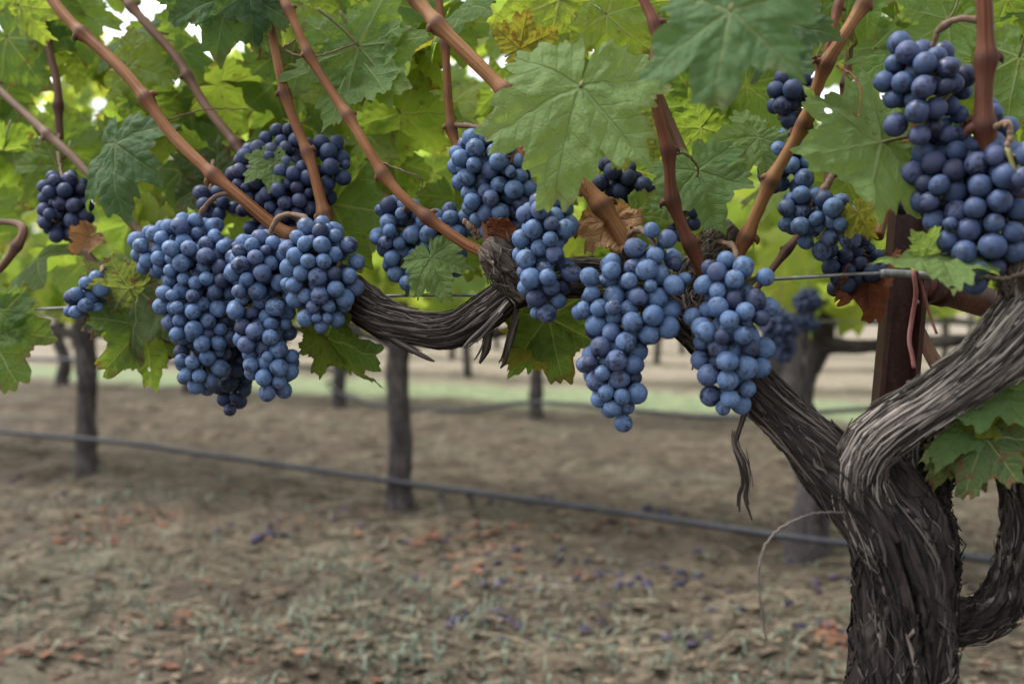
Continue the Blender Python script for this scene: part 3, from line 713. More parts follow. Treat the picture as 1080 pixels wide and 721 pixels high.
# ---------------------------------------------------------------- grape clusters
def berry_geo(seed, nu=20, nv=13):
    q = np.random.default_rng(seed)
    la = np.linspace(-math.pi/2, math.pi/2, nv); lo = np.linspace(0, 2*math.pi, nu, endpoint=False)
    V = [(0, 0, -1)]
    for a in la[1:-1]:
        for b in lo: V.append((math.cos(a)*math.cos(b), math.cos(a)*math.sin(b), math.sin(a)))
    V.append((0, 0, 1)); V = np.array(V)
    tip = np.clip((V[:, 2]-.965)/.03, 0, 1)                       # the stylar scar
    V = V*(1+.05*(vnoise(V[:, 0]*1.2+seed*7, V[:, 1]*1.2, V[:, 2]*1.2)-.5))[:, None]
    V[:, 2] *= q.uniform(.94, 1.07)
    V[:, 2] -= .03*np.exp(-(np.hypot(V[:, 0], V[:, 1])/.13)**2)*(V[:, 2] > 0)
    rim = .95*np.exp(-(np.hypot(V[:, 0], V[:, 1])/.17)**2)*(V[:, 2] > 0)
    f = [(0, 1+(j+1) % nu, 1+j) for j in range(nu)]; m = nv-2
    for i in range(m-1):
        for j in range(nu): f.append((1+i*nu+j, 1+i*nu+(j+1) % nu, 1+(i+1)*nu+(j+1) % nu, 1+(i+1)*nu+j))
    top = 1+m*nu; f += [(1+(m-1)*nu+j, 1+(m-1)*nu+(j+1) % nu, top) for j in range(nu)]
    return V, f, rim
BR = .0056                                                        # berry radius, metres
BERRY = {}
for nm in ('berry', 'berry_shaded', 'berry_navy'):
    BERRY[nm] = []
    for sdn in range(6):
        V, f, rim = berry_geo(sdn+1); mb = MB(); mb.add(V*BR, f, None, 0., rim); me = mb.mesh('berry'); me.materials.append(M[nm]); BERRY[nm].append(me)
BLOBS = []                                                       # (px, py, rpx, depth) of every cluster, so leaves keep clear

def pack(blobs, r, fill, seed):
    """blobs: list of (centre, radius) -> centres of packed berries"""
    q = np.random.default_rng(seed)
    C = np.array([b[0] for b in blobs]); Rb = np.maximum(np.array([b[1] for b in blobs])*1.06-r*.85, r*.25)
    lo = (C-Rb[:, None]-r).min(0); hi = (C+Rb[:, None]+r).max(0)
    S = q.uniform(lo, hi, (20000, 3))
    dist = (np.linalg.norm(S[:, None]-C[None], axis=2)-Rb[None]).min(1)
    ins = S[dist < r*.55]; vol = len(ins)/20000*np.prod(hi-lo)
    n = max(5, int(fill*vol/(4/3*math.pi*r**3)))
    P = ins[q.choice(len(ins), n, replace=n > len(ins))].copy()
    rr = r*q.uniform(.80, 1.13, n)
    small = q.random(n) < .04; rr[small] *= .7
    for it in range(130):
        d = P[:, None]-P[None]; L = np.linalg.norm(d, axis=2)+1e-9
        want = (rr[:, None]+rr[None])*.97
        ov = np.clip(want-L, 0, None); np.fill_diagonal(ov, 0)
        P += (d/L[..., None]*ov[..., None]*.32).sum(1)
        dd_ = np.linalg.norm(P[:, None]-C[None], axis=2)-Rb[None]; kx = dd_.argmin(1); dv = dd_[np.arange(n), kx]
        inn = C[kx]-P; inn /= np.linalg.norm(inn, axis=1)[:, None]+1e-9
        P += inn*(np.clip(dv, 0, None)*.28)[:, None]
    return P, rr, C, kx

def cluster(label, blobs, stem, seed, group='grape clusters hanging from the near vine', mat='berry', fill=.68, depthf=.9, r=BR, parts=True, D=None, most=100):
    """blobs: (px,py,rpx,doff); stem: pixel path of the stalk from the cane down to the cluster"""
    Bs = []
    for px, py, rp, do in blobs:
        d = (row(px) if D is None else D)+do
        BLOBS.append((px, py, rp, d)); Bs.append((at(px, py, d), rp/F*d))
    P, rr, C, kx = pack(Bs, r, fill, seed)
    S = path3(stem) if D is None else np.array([at(a, b, D+c) for a, b, c in stem])
    t = empty('grape_cluster', tuple(float(x) for x in S[0]))
    tag(t, label, 'grape cluster', group)
    q = np.random.default_rng(seed+100)
    order = np.argsort(np.linalg.norm(P-np.array((0, 0, CAMZ)), axis=1))
    # visible-first: berries no nearer berry hides
    cam_ = np.array((0, 0, CAMZ)); ang = (P-cam_)/np.linalg.norm(P-cam_, axis=1)[:, None]; dist = np.linalg.norm(P-cam_, axis=1)
    vis = []; hid = []
    for i in order:
        a = rr[i]/dist[i]
        cover = sum(max(0, 1-np.linalg.norm(ang[i]-ang[j])/(a*1.1)) for j in vis if dist[j] < dist[i]-r*.3)
        (vis if cover < 1.1 else hid).append(i)
    seq = vis+hid
    rest = MB()
    for num, i in enumerate(seq):
        out = P[i]-C[kx[i]]+q.normal(0, r*.6, 3)-np.array((0, 0, r*.8))
        out = Vector(out).normalized(); rot = out.to_track_quat('Z', 'Y').to_matrix() @ Matrix.Rotation(q.uniform(0, 6.28), 3, 'Z') @ Matrix.Diagonal((q.uniform(.93, 1.06), q.uniform(.93, 1.06), q.uniform(.93, 1.10)))
        sc = rr[i]/BR
        if num < most and parts:
            mesh = BERRY[mat][q.integers(6)]
            link('berry', mesh, t, None, Matrix.Translation(Vector(P[i])) @ rot.to_4x4() @ Matrix.Scale(float(sc), 4))
        else:
            V, f, rim = REST_GEO[q.integers(len(REST_GEO))]
            rest.add((V*rr[i]) @ np.array(rot).T+P[i], f, None, q.random(), rim)
    if rest.n:
        o = link('berries', rest.mesh('berries'), t, M[mat]); o['kind'] = 'stuff'
    mb = MB()
    cc = np.array([b[0] for b in Bs]); CS = catmull(np.vstack([S, cc[:1]]), 34); CS[1:-1] += q.normal(0, .00022, (32, 3)); tube_into(mb, CS, np.linspace(.0017, .0013, 34)*(1+.22*(vnoise(np.arange(34)*.45, seed, 0.)-.3)+.5*np.exp(-((np.arange(34)-15)/1.6)**2)), 9, mi=0)
    if len(cc) > 1:
        for a_, b_ in zip(cc[:-1], cc[1:]): tube_into(mb, np.linspace(a_, b_, 5), .0013, 6, mi=1)
    for i in (vis[:110]):
        c = C[kx[i]]; d = c-P[i]; Ld = np.linalg.norm(d)
        if Ld < r*.8: continue
        d = d/Ld; p0 = P[i]+d*rr[i]*.9; p2 = P[i]+d*max(Ld*.75, rr[i]*1.4)+q.normal(0, .001, 3)
        tube_into(mb, catmull(np.array([p0, (p0+p2)/2+q.normal(0, .0012, 3), p2]), 5), .00065, 5, mi=1)
    link('stalk', mb.mesh('stalk'), t, [M['cane_grey'], M['green_stem']])
    return t
REST_GEO = [berry_geo(s, 14, 9) for s in (31, 32, 33)]

# near clusters -------------------------------------------------
cluster('long pointed blue cluster with a spreading shoulder, beside the scorched hanging leaf',
        [(205, 268, 42, -.022), (168, 264, 29, -.026), (235, 285, 36, -.020), (208, 318, 40, -.024), (214, 352, 34, -.024), (213, 384, 28, -.024), (211, 407, 17, -.024)],
        [(248, 204, -.016), (228, 207, -.022), (214, 222, -.024), (208, 240, -.024)], 1)
cluster('slim blue cluster hanging under an arched stalk between the pointed bunch and a stubby one',
        [(278, 283, 38.2, -.026), (276, 318, 36.0, -.028), (281, 352, 31.8, -.028), (286, 382, 28.6, -.028), (288, 404, 19.1, -.028)],
        [(322, 248, -.004), (312, 230, -.02), (296, 228, -.03), (285, 245, -.03), (283, 262, -.028)], 2)
cluster('short stubby blue cluster right above the upturned green leaf on the arm',
        [(338, 270, 39.6, -.03), (328, 296, 30.8, -.03), (348, 300, 31.9, -.03), (339, 326, 25.3, -.03), (358, 275, 24.2, -.026)],
        [(300, 226, -.02), (318, 228, -.03), (330, 240, -.03), (334, 254, -.03)], 3)
cluster('broad shaded cluster high in the canopy behind the crossing tan cane',
        [(300, 160, 28.7, .03), (285, 190, 41.4, .024), (312, 205, 39.1, .022), (275, 225, 27.6, .03), (325, 235, 27.6, .03), (300, 238, 27.6, .03)],
        [(315, 130, .02), (308, 138, .026), (302, 150, .03)], 4, mat='berry_shaded')
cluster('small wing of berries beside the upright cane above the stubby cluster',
        [(346, 162, 20.4, .024), (352, 178, 20.4, .022), (345, 190, 14.4, .022)], [(326, 160, .012), (335, 158, .02), (343, 160, .024)], 5, mat='berry_shaded')
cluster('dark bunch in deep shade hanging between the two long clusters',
        [(250, 345, 26.4, .02), (250, 380, 24.2, .02), (248, 410, 22.0, .02), (246, 428, 12.1, .02)], [(270, 290, .03), (255, 318, .022)], 6, mat='berry_shaded')
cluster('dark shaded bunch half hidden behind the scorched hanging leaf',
        [(172, 322, 19, .03), (173, 352, 17, .03), (170, 376, 12, .03)], [(190, 285, .04), (176, 305, .03)], 7, mat='berry_shaded')
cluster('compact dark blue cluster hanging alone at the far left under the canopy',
        [(68, 205, 25, .05), (66, 230, 24, .05), (76, 222, 22, .05)], [(62, 140, .1), (62, 165, .07), (66, 188, .05)], 8, mat='berry_shaded')
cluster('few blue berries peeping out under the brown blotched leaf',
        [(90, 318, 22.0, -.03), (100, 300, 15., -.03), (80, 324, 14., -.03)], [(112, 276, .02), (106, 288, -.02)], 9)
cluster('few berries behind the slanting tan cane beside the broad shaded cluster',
        [(222, 212, 18.0, .03), (236, 218, 15.6, .03)], [(225, 170, .05), (222, 195, .034)], 10, mat='berry_shaded')
cluster('blue cluster over the grey wire, behind the pale young leaf on the arm',
        [(420, 240, 32, .018), (452, 250, 28, .022), (480, 238, 24, .026), (432, 275, 27, .018), (440, 298, 22, .018), (428, 312, 14, .018), (470, 272, 22, .026)],
        [(432, 214, -.012), (428, 220, 0.), (424, 228, .012)], 11)
cluster('blue cluster under the tip of the big pale leaf, a thin cane crossing it',
        [(508, 172, 34, .012), (530, 180, 33, .010), (520, 212, 32, .012), (540, 205, 27, .012), (528, 240, 24, .018), (495, 180, 22, .014)],
        [(478, 132, .028), (495, 133, .02), (512, 138, .014), (518, 150, .012)], 12)
cluster('rounded blue cluster beside the torn dry leaf and shaggy spur',
        [(578, 235, 32, -.024), (574, 262, 33, -.026), (578, 292, 32, -.026), (574, 318, 22, -.026)],
        [(614, 205, -.016), (598, 200, -.02), (584, 205, -.024), (578, 216, -.024)], 13)
cluster('largest blue cluster, wide upper wing and long tail, hanging below the thick tan cane',
        [(692, 265, 30, -.032), (705, 290, 25, -.032), (680, 300, 30, -.034), (640, 305, 36, -.034), (625, 318, 26, -.034), (650, 345, 38, -.036), (690, 338, 27, -.034), (645, 380, 35, -.036), (652, 412, 29, -.036), (655, 437, 20, -.036)],
        [(662, 250, -.008), (672, 242, -.02), (685, 250, -.03)], 14, most=100)
cluster('blue cluster hanging in front of the bare sloping arm, nearest the forked trunk',
        [(768, 300, 33, -.028), (800, 292, 20, -.024), (748, 345, 28, -.03), (790, 335, 30, -.028), (768, 345, 38, -.034), (765, 380, 35, -.032), (785, 372, 30, -.03), (768, 410, 28, -.03), (772, 426, 14, -.03)],
        [(756, 255, .02), (770, 258, -.006), (776, 270, -.024)], 15)
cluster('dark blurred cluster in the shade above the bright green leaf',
        [(650, 190, 27.6, .09), (668, 205, 23.0, .09), (640, 208, 23.0, .09), (660, 232, 18.4, .09)], [(640, 130, .1), (648, 160, .09)], 16, mat='berry_shaded')
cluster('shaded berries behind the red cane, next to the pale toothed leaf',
        [(705, 205, 17.2, .10), (722, 228, 18.4, .10), (712, 242, 16.1, .10)], [(720, 160, .10), (712, 185, .10)], 17, mat='berry_shaded')
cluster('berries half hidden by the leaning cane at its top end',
        [(836, 100, 27.0, .05), (820, 125, 18.9, .05), (842, 118, 18.9, .05), (850, 90, 16.2, .05)], [(855, 70, .06), (845, 82, .05)], 18, mat='berry_shaded')
cluster('cluster of berries crossed by the middle of the leaning cane',
        [(815, 155, 22.1, .04), (820, 180, 23.4, .04), (840, 170, 22.1, .04), (850, 195, 20.8, .04)], [(838, 135, .05), (828, 145, .04)], 19)
cluster('small blue cluster below the veined pale leaf with a yellow leaf on its side',
        [(848, 225, 27.6, .03), (875, 232, 29.9, .028), (865, 250, 24.1, .028), (890, 245, 18.4, .028)], [(880, 180, .04), (868, 200, .03)], 20)
cluster('darker cluster just over the wire between the small cluster and the rusty leaf',
        [(890, 272, 28.8, .06), (908, 265, 26.4, .06), (890, 296, 21.6, .06), (918, 285, 20.4, .06)], [(895, 235, .06), (895, 250, .06)], 21, mat='berry_shaded')
cluster('tight round cluster high beside the upright red cane, pale sky behind it',
        [(962, 60, 28, -.02), (950, 90, 26, -.02), (980, 85, 33, -.022), (962, 118, 29, -.022), (985, 120, 24, -.018), (960, 145, 22, -.02), (1005, 95, 26, -.012), (1000, 62, 18, -.012)],
        [(1037, 22, -.03), (1010, 20, -.03), (990, 32, -.024), (982, 50, -.02)], 22, r=.0060, mat='berry_navy')
cluster('long heavy dark cluster crossed by the upright red cane, reaching the pale arm',
        [(1012, 150, 38, -.004), (988, 180, 32, -.008), (1035, 180, 44, -.010), (1008, 208, 42, -.012), (1040, 215, 42, -.014), (1046, 250, 36, -.016), (1018, 240, 36, -.016), (1026, 274, 33, -.016), (1012, 285, 22, -.016), (1045, 130, 28, -.002), (1062, 225, 30, -.008)],
        [(1040, 122, -.024), (1020, 128, -.01), (1012, 140, -.004)], 23, r=.0060, mat='berry_navy')
cluster('handful of berries outside the bend of the thick upright cane',
        [(1062, 155, 20, -.034), (1072, 185, 22, -.034), (1080, 165, 20, -.03), (1052, 165, 13, -.03)], [(1046, 135, -.028), (1062, 130, -.034), (1066, 142, -.034)], 24, r=.0060, mat='berry_navy')
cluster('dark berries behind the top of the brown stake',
        [(965, 205, 24.0, .05), (985, 195, 21.6, .05), (950, 195, 16.8, .05)], [(960, 165, .06), (964, 185, .05)], 25, mat='berry_shaded')
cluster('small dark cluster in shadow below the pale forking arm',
        [(1056, 385, 14, .05), (1060, 398, 12, .05), (1052, 402, 8, .05)], [(1062, 350, .04), (1058, 370, .05)], 26, mat='berry_shaded')

# ---------------------------------------------------------------- near leaves
LEAFM = {}
def lm(mat, seed, **kw):
    key = (mat, seed, tuple(kw.items()))
    if key not in LEAFM: LEAFM[key] = leaf_mesh(seed, [M[mat], M['green_stem'] if mat not in ('leaf_dry', 'leaf_rust') else M['cane_red']], **kw)
    return LEAFM[key]
NLEAF = 0
def leaf(B, T, mat='leaf', seed=1, roll=0., flip=False, label=None, **kw):
    """B, T = (px, py, depth offset) of petiole joint and central tip"""
    global NLEAF
    b = at(B[0], B[1], row(B[0])+B[2]); t = at(T[0], T[1], row(B[0])+T[2])
    o = link('leaf', lm(mat, seed, **kw), vine, None, leaf_matrix(b, t, roll, flip)); NLEAF += 1
    if label: o['label'] = label
    BLK.append((*pix((b+t)/2)[:2], np.hypot(B[0]-T[0], B[1]-T[1])*.5, row(B[0])+min(B[2], T[2])))
    return o
BLK = []
leaf((612, 92, -.075), (578, 204, -.095), 'leaf_pale', 51, .25, label='big pale green leaf hanging in front of the canopy', curl=.6)
leaf((770, 12, -.16), (748, 112, -.17), 'leaf_dark', 52, .3, label='large blurred dark green leaf close to the lens', curl=.5)
leaf((930, 150, -.012), (838, 168, -.03), 'leaf_pale', 53, .5, True, 'pale veined underside of a leaf facing out', curl=.5)
leaf((735, 180, .01), (760, 236, -.01), 'leaf_pale', 54, -.3, curl=.7)
leaf((455, 272, -.006), (468, 312, -.02), 'leaf_pale', 55, .2, label='small pale young leaf on the arm', curl=.7)
leaf((146, 306, -.002), (134, 386, -.02), 'leaf_burnt', 56, .6, label='green leaf with scorched brown edges', curl=1.1)
leaf((136, 304, -.014), (114, 270, -.03), 'leaf_burnt', 57, .2, label='brown blotched leaf', curl=1.)
leaf((150, 345, .0), (168, 408, -.004), 'leaf', 58, -.6, curl=.9)
leaf((-14, 345, -.03), (22, 412, -.04), 'leaf', 59, .2, curl=.8)
leaf((-6, 325, -.02), (26, 350, -.03), 'leaf', 60, -.3, curl=.8)
leaf((345, 356, .012), (402, 380, -.02), 'leaf', 61, 1.0, label='upturned green leaf under the stubby cluster', curl=.9)
leaf((342, 358, .012), (340, 394, .0), 'leaf', 62, -.5, curl=.9)
leaf((578, 335, .03), (592, 404, .02), 'leaf', 63, .1, curl=.9)
leaf((570, 352, .035), (530, 382, .03), 'leaf_yellow', 64, .4, curl=.9)
leaf((1030, 440, .0), (995, 472, -.02), 'leaf_pale', 65, .2, curl=.8)
leaf((1060, 432, .01), (1066, 476, .0), 'leaf', 66, -.4, curl=.8)
leaf((1015, 470, .005), (978, 505, -.0), 'leaf_burnt', 99, .5, curl=1.)
leaf((1040, 462, -.01), (1012, 518, -.02), 'leaf_burnt', 67, .4, curl=1.)
leaf((1048, 408, .0), (1022, 444, -.022), 'leaf_pale', 68, .3, curl=.8)
leaf((1085, 440, .0), (1070, 492, -.018), 'leaf_yellow', 69, -.3, curl=.8)
leaf((990, 272, -.026), (938, 285, -.045), 'leaf_pale', 70, 1.15, label='folded pale green leaf lying over the wire', curl=.9)
leaf((978, 262, -.026), (988, 236, -.034), 'leaf_pale', 71, .7, curl=.9)
leaf((122, 152, .02), (110, 224, .0), 'leaf_dark', 72, .9, curl=1.1)
leaf((242, -6, -.02), (224, 56, -.03), 'leaf_dark', 73, .2, curl=.7)
leaf((200, -12, -.02), (184, 30, -.03), 'leaf_dark', 74, -.3, curl=.7)
leaf((262, -8, -.01), (272, 44, -.02), 'leaf_dark', 75, -.4, curl=.7)
leaf((378, 48, .02), (430, 112, .01), 'leaf', 76, .1, True, 'backlit leaf with clear yellow veins', curl=.5)
leaf((372, 52, .025), (352, 140, .02), 'leaf', 77, .6, True, curl=.6)
leaf((548, 52, .0), (590, 32, -.01), 'leaf_redvein', 78, .2, label='yellow green leaf with rust coloured veins', curl=.6)
leaf((668, 226, .02), (690, 266, .01), 'leaf', 79, -.2, curl=.7)
leaf((665, 138, .05), (652, 178, .04), 'leaf_yellow', 80, .3, curl=.7)
leaf((645, 232, -.002), (618, 268, -.012), 'leaf_dry', 81, .5, label='torn dry brown leaf behind the cane', crumple=.5)
leaf((650, 225, .0), (652, 262, -.006), 'leaf_dry', 82, -.7, crumple=.6)
leaf((95, 250, .04), (74, 264, .03), 'leaf_dry', 83, .4, label='dry tan leaf hanging over the far left cluster', crumple=.4)
leaf((920, 285, .06), (912, 332, .05), 'leaf_rust', 84, .4, label='curled rust red leaf under the wire', crumple=.6)
leaf((905, 290, .06), (890, 322, .05), 'leaf_rust', 85, -.5, crumple=.6)
leaf((905, 225, .015), (920, 252, .01), 'leaf_yellow', 86, .3, curl=.7)
leaf((525, 240, .0), (548, 240, -.006), 'leaf_rust', 87, .4, crumple=.7)
leaf((545, 158, .0), (552, 172, -.006), 'leaf_dry', 88, .4, crumple=.5)
leaf((290, 172, .0), (256, 186, -.01), 'leaf_pale', 89, .6, curl=.9)
leaf((640, 15, .0), (690, 60, -.01), 'leaf', 90, .2, curl=.7)
leaf((820, 25, -.04), (850, 80, -.05), 'leaf_dark', 91, -.2, curl=.6)
leaf((590, 0, .02), (520, 30, .01), 'leaf', 92, .2, curl=.7)
leaf((60, 175, .07), (20, 215, .06), 'leaf', 93, .3, curl=.8)
leaf((350, 215, .04), (385, 290, .03), 'leaf', 94, .4, curl=.9)
leaf((800, 145, .03), (765, 180, .02), 'leaf_pale', 95, .3, curl=.8)
leaf((20, 5, .0), (50, 14, -.02), 'leaf', 96, .5, curl=.8)
leaf((8, 40, .09), (45, 95, .08), 'leaf', 121, .3, curl=.8)
leaf((70, 10, .12), (100, 60, .11), 'leaf', 122, -.2, curl=.8)
leaf((-10, 70, .14), (20, 130, .13), 'leaf', 123, .2, curl=.8)
leaf((1000, 20, .04), (950, 60, .04), 'leaf', 97, .2, True, curl=.6)
leaf((1075, 60, .05), (1060, 140, .05), 'leaf', 98, .2, True, curl=.6)

SEEDS = [(s, c) for s in range(101, 113) for c in (.7, 1.1)]
ROWD = np.array((.929, -.371, 0.)); ROWN = np.array((.371, .929, 0.))    # near row's own direction in plan
def filler(q, far):
    for _ in range(200):
        px = q.uniform(-90, 1170); top = -70
        low = 235+45*math.sin(px*.011+1.)+25*math.sin(px*.037) if not far else 262+30*math.sin(px*.013)
        py = top+(low-top)*q.random()**.85
        do = q.uniform(.055, .15) if not far else q.uniform(.11, .38)
        D = row(px)+do; Lm = q.uniform(.034, .058) if not far else q.uniform(.028, .056); Lp = Lm/D*F
        b = at(px, py, D)
        bad = False
        for (bx, by, br, bd) in BLOBS:
            if D < bd+.055 and math.hypot(px-bx, py-by) < br+Lp*.9: bad = True; break
        if bad: continue
        dirv = np.array((q.normal(0, .7), q.normal(0, .45), -q.uniform(.1, 1.)));  dirv /= np.linalg.norm(dirv)
        if pix(b+dirv*Lm)[1] > low+45: continue
        nrm = np.array((q.normal(0, .45), q.normal(-.55, .5), q.uniform(-.1, .9)))
        nrm -= dirv*nrm.dot(dirv); nrm /= np.linalg.norm(nrm); x_ = np.cross(dirv, nrm)
        return b, dirv, nrm, x_, Lm
    return None
q = np.random.default_rng(77)
while NLEAF < 100:
    r_ = filler(q, False)
    if r_ is None: NLEAF += 1; continue
    b, y_, n_, x_, L = r_
    sd_, cu = SEEDS[q.integers(len(SEEDS))]
    mt = 'leaf' if q.random() < .80 else ('leaf_yellow' if q.random() < .55 else 'leaf_burnt')
    m = Matrix([[x_[i]*L, y_[i]*L, n_[i]*L, b[i]] for i in range(3)]+[[0, 0, 0, 1]])
    link('leaf', lm(mt, sd_, curl=cu), vine, None, m); NLEAF += 1
LOWGEO = [_old(s, 64, 4) for s in range(201, 209)]
def leaf_into(mb, b, x_, y_, n_, L, q, geo=None):
    V, f, U, rim, _ = (geo or LOWGEO)[q.integers(len(geo or LOWGEO))]
    mb.add(b+L*(V[:, :1]*x_+V[:, 1:2]*y_+V[:, 2:]*n_), [t[::-1] for t in f] if FLIP else f, U, q.random(), rim)
mb = MB(); q = np.random.default_rng(78)
for _ in range(230):
    r_ = filler(q, True)
    if r_ is None: continue
    b, y_, n_, x_, L = r_; leaf_into(mb, b, x_, y_, n_, L, q)
for _ in range(130):                                              # the canopy goes on above the frame
    t_ = q.uniform(-.75, .75); c_ = np.array((0, .625, 0))+ROWD*t_+ROWN*q.uniform(-.02, .5)
    b = np.array((c_[0], c_[1], q.uniform(.93, 1.45)))
    y_ = np.array((q.normal(0, .7), q.normal(0, .6), -q.uniform(.1, 1.))); y_ /= np.linalg.norm(y_)
    n_ = np.array((q.normal(0, .5), q.normal(-.3, .6), q.uniform(0, 1.))); n_ -= y_*n_.dot(y_); n_ /= np.linalg.norm(n_)
    leaf_into(mb, b, np.cross(y_, n_), y_, n_, q.uniform(.045, .075), q)
fo = link('foliage', mb.mesh('foliage'), vine, M['leaf']); fo['kind'] = 'stuff'

# ---------------------------------------------------------------- stake, rail, wire, tie
def metal(name, a, b, c, rough=.6, met=0.):
    k = NT(name); ob = k.n('TexCoord').outputs['Object']
    n = k.noise(k.vscale(ob, (60., 60., 14.)), 1., 5, .65); n2 = k.noise(ob, 260., 4, .7)
    t = k.math('ADD', k.math('MULTIPLY', n, .6), k.math('MULTIPLY', n2, .4))
    col = k.ramp(t, [(.36, a), (.52, b), (.70, c)])
    return k.done(k.bsdf(col, rough, .25, k.bump(t, .35, .0008), Metallic=met))
M['rust'] = metal('rusty_stake_steel', (.022, .009, .008), (.052, .02, .016), (.11, .05, .036), .55)
M['rail'] = metal('rusty_rail_steel', (.05, .02, .014), (.11, .045, .03), (.19, .09, .06), .55)
M['wire'] = metal('galvanised_wire', (.10, .10, .10), (.20, .20, .20), (.33, .33, .33), .45, .6)
M['hose'] = metal('black_hose', (.016, .016, .021), (.03, .03, .038), (.055, .055, .066), .5)
M['tie'] = metal('faded_red_tie', (.17, .055, .05), (.27, .10, .09), (.38, .18, .16), .6)
def prism_along(mb, P, sec, bevel=None):
    """sweep a closed section [(a,b)] (metres) along P with fixed frame"""
    P = np.asarray(P, float); T, N, B = frames(P); sec = np.array(sec); m = len(sec); n = len(P)
    V = P[:, None]+sec[None, :, :1]*B[:, None]+sec[None, :, 1:]*N[:, None]
    f = [(i*m+j, i*m+(j+1) % m, (i+1)*m+(j+1) % m, (i+1)*m+j) for i in range(n-1) for j in range(m)]
    f += [tuple(range(m))[::-1], tuple((n-1)*m+j for j in range(m))]
    mb.add(V.reshape(-1, 3), f)
Dp = row(950)+.085
top = at(960, 222, Dp); low = at(942, 415, Dp); d_ = (low-top)/np.linalg.norm(low-top)
bot = top+d_*((top[2]+.05)/-d_[2])
stk = empty('trellis_stake', (float(bot[0]), float(bot[1]), 0.))
tag(stk, 'dark rusty brown metal stake leaning behind the vine arm', 'stake')
hw = 20/F*Dp; b_ = .0012
mb = MB(); prism_along(mb, np.linspace(top, bot, 40), [(-hw, -.004), (-hw+b_, -.004-b_), (-.004, -.006), (.004, -.009), (hw-b_, -.004-b_), (hw, -.004), (hw, .010), (hw-.003, .010), (hw-.003, 0), (-hw+.003, 0), (-hw+.003, .010), (-hw, .010)][::-1])
link('post', mb.mesh('post', False), stk, M['rust'])
mb = MB()
for fr in (.50, .93):
    c = top+(low-top)*fr-np.array((0, .0125, 0)); blob_into(mb, c+np.array((.004, 0, 0)), .0022, 0., .8)
link('rivet', mb.mesh('rivet'), stk, M['wire'])
rl = empty('brace_rail', tuple(float(v) for v in at(975, 300, Dp+.01)))
tag(rl, 'rusty brown tube rail running from the stake behind the pale arm', 'rail')
a0, a1, a2 = at(968, 297, Dp), at(1050, 322, Dp+.03), at(1400, 425, Dp+.16)
mb = MB(); tube_into(mb, np.vstack([np.linspace(a0, a1, 8), np.linspace(a1, a2, 12)[1:]]), 16.5/F*Dp, 24); link('tube', mb.mesh('tube'), rl, M['rail'])
mb = MB(); u_ = (a1-a0)/np.linalg.norm(a1-a0)
for q_ in (.004, .011): tube_into(mb, np.array([a0+u_*(q_-.002)*1.6+u_*.003, a0+u_*(q_+.002)*1.6+u_*.003]), 19/F*Dp, 24)
link('collar', mb.mesh('collar'), rl, M['rust'])

def strand(name, pts, r, mat, label, cat, sag=0., seg=8, n=60):
    C = catmull(np.array(pts), n); mb = MB(); tube_into(mb, C, r, seg)
    me = mb.mesh(name); off = Vector(C[n//2]); 
    for v in me.vertices: v.co -= off
    o = link(name, me, None, M[mat]); o.location = off
    return tag(o, label, cat)
wp = path3([(1400, 290, .045), (1085, 291, .03), (940, 288, .03), (820, 294, .03), (720, 300, .03), (620, 312, .03), (470, 311, .02), (380, 313, .02), (250, 318, .03), (60, 325, .03), (-200, 335, .03)])
strand('trellis_wire', wp, .00115, 'wire', 'taut grey trellis wire strung along the vine arm', 'wire', n=120)
pw = path3([(928, 289, .026), (936, 288, .026), (970, 290, .026), (985, 291, .026)])
strand('wire_sleeve', pw, .0026, 'wire', 'pale grey sleeve on the wire where it passes the brown stake', 'sleeve', n=14)
# red tie
T0 = [(963, 284, .018), (964, 292, .016), (966, 310, .018), (962, 335, .02), (959, 358, .018), (962, 375, .016), (964, 388, .014)]
C = catmull(path3(T0), 40); mb = MB()
sec = [(-.0012, -.0004), (.0012, -.0004), (.0012, .0004), (-.0012, .0004)]
prism_along(mb, C, sec)
T1 = [(966, 285, .02), (972, 300, .03), (980, 330, .034), (988, 352, .03)]
prism_along(mb, catmull(path3(T1), 24), [(a*.6, b) for a, b in sec])
me = mb.mesh('tie_ribbon'); off = Vector(C[0])
for v in me.vertices: v.co -= off
o = link('tie_ribbon', me, None, M['tie']); o.location = off
tag(o, 'faded red tie ribbon dangling from the wire at the brown stake', 'tie ribbon')

# ---------------------------------------------------------------- rows behind
SIMPLE = []
for s in range(6):
    V, f, U, rim, _ = _old(300+s, 26, 2); SIMPLE.append((V, f, U, rim, None))
def crown_mesh(seed, n=340, half=.68, zlo=.66, zhi=1.47, depth=.30):
    q = np.random.default_rng(seed); mb = MB()
    for _ in range(n):
        u = q.uniform(-half, half); lowz = zlo+.10*vnoise(u*4+seed, 0., 0.)-.04
        z = lowz+(zhi-lowz)*q.random()**1.25; v = q.normal(0, depth*.5)
        if q.random() < .06: z = lowz-q.uniform(0, .1)
        b = np.array((DIR[0]*u+NRM[0]*v, DIR[1]*u+NRM[1]*v, z))
        y_ = np.array((q.normal(0, .7), q.normal(0, .7), -q.uniform(.1, 1.))); y_ /= np.linalg.norm(y_)
        n_ = np.array((q.normal(0, .5), q.normal(-.35, .6), q.uniform(0, 1.))); n_ -= y_*n_.dot(y_); n_ /= np.linalg.norm(n_)
        leaf_into(mb, b, np.cross(y_, n_), y_, n_, q.uniform(.055, .09), q, SIMPLE)
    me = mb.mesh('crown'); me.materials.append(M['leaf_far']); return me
CROWN = [crown_mesh(s) for s in (1, 2, 3)]
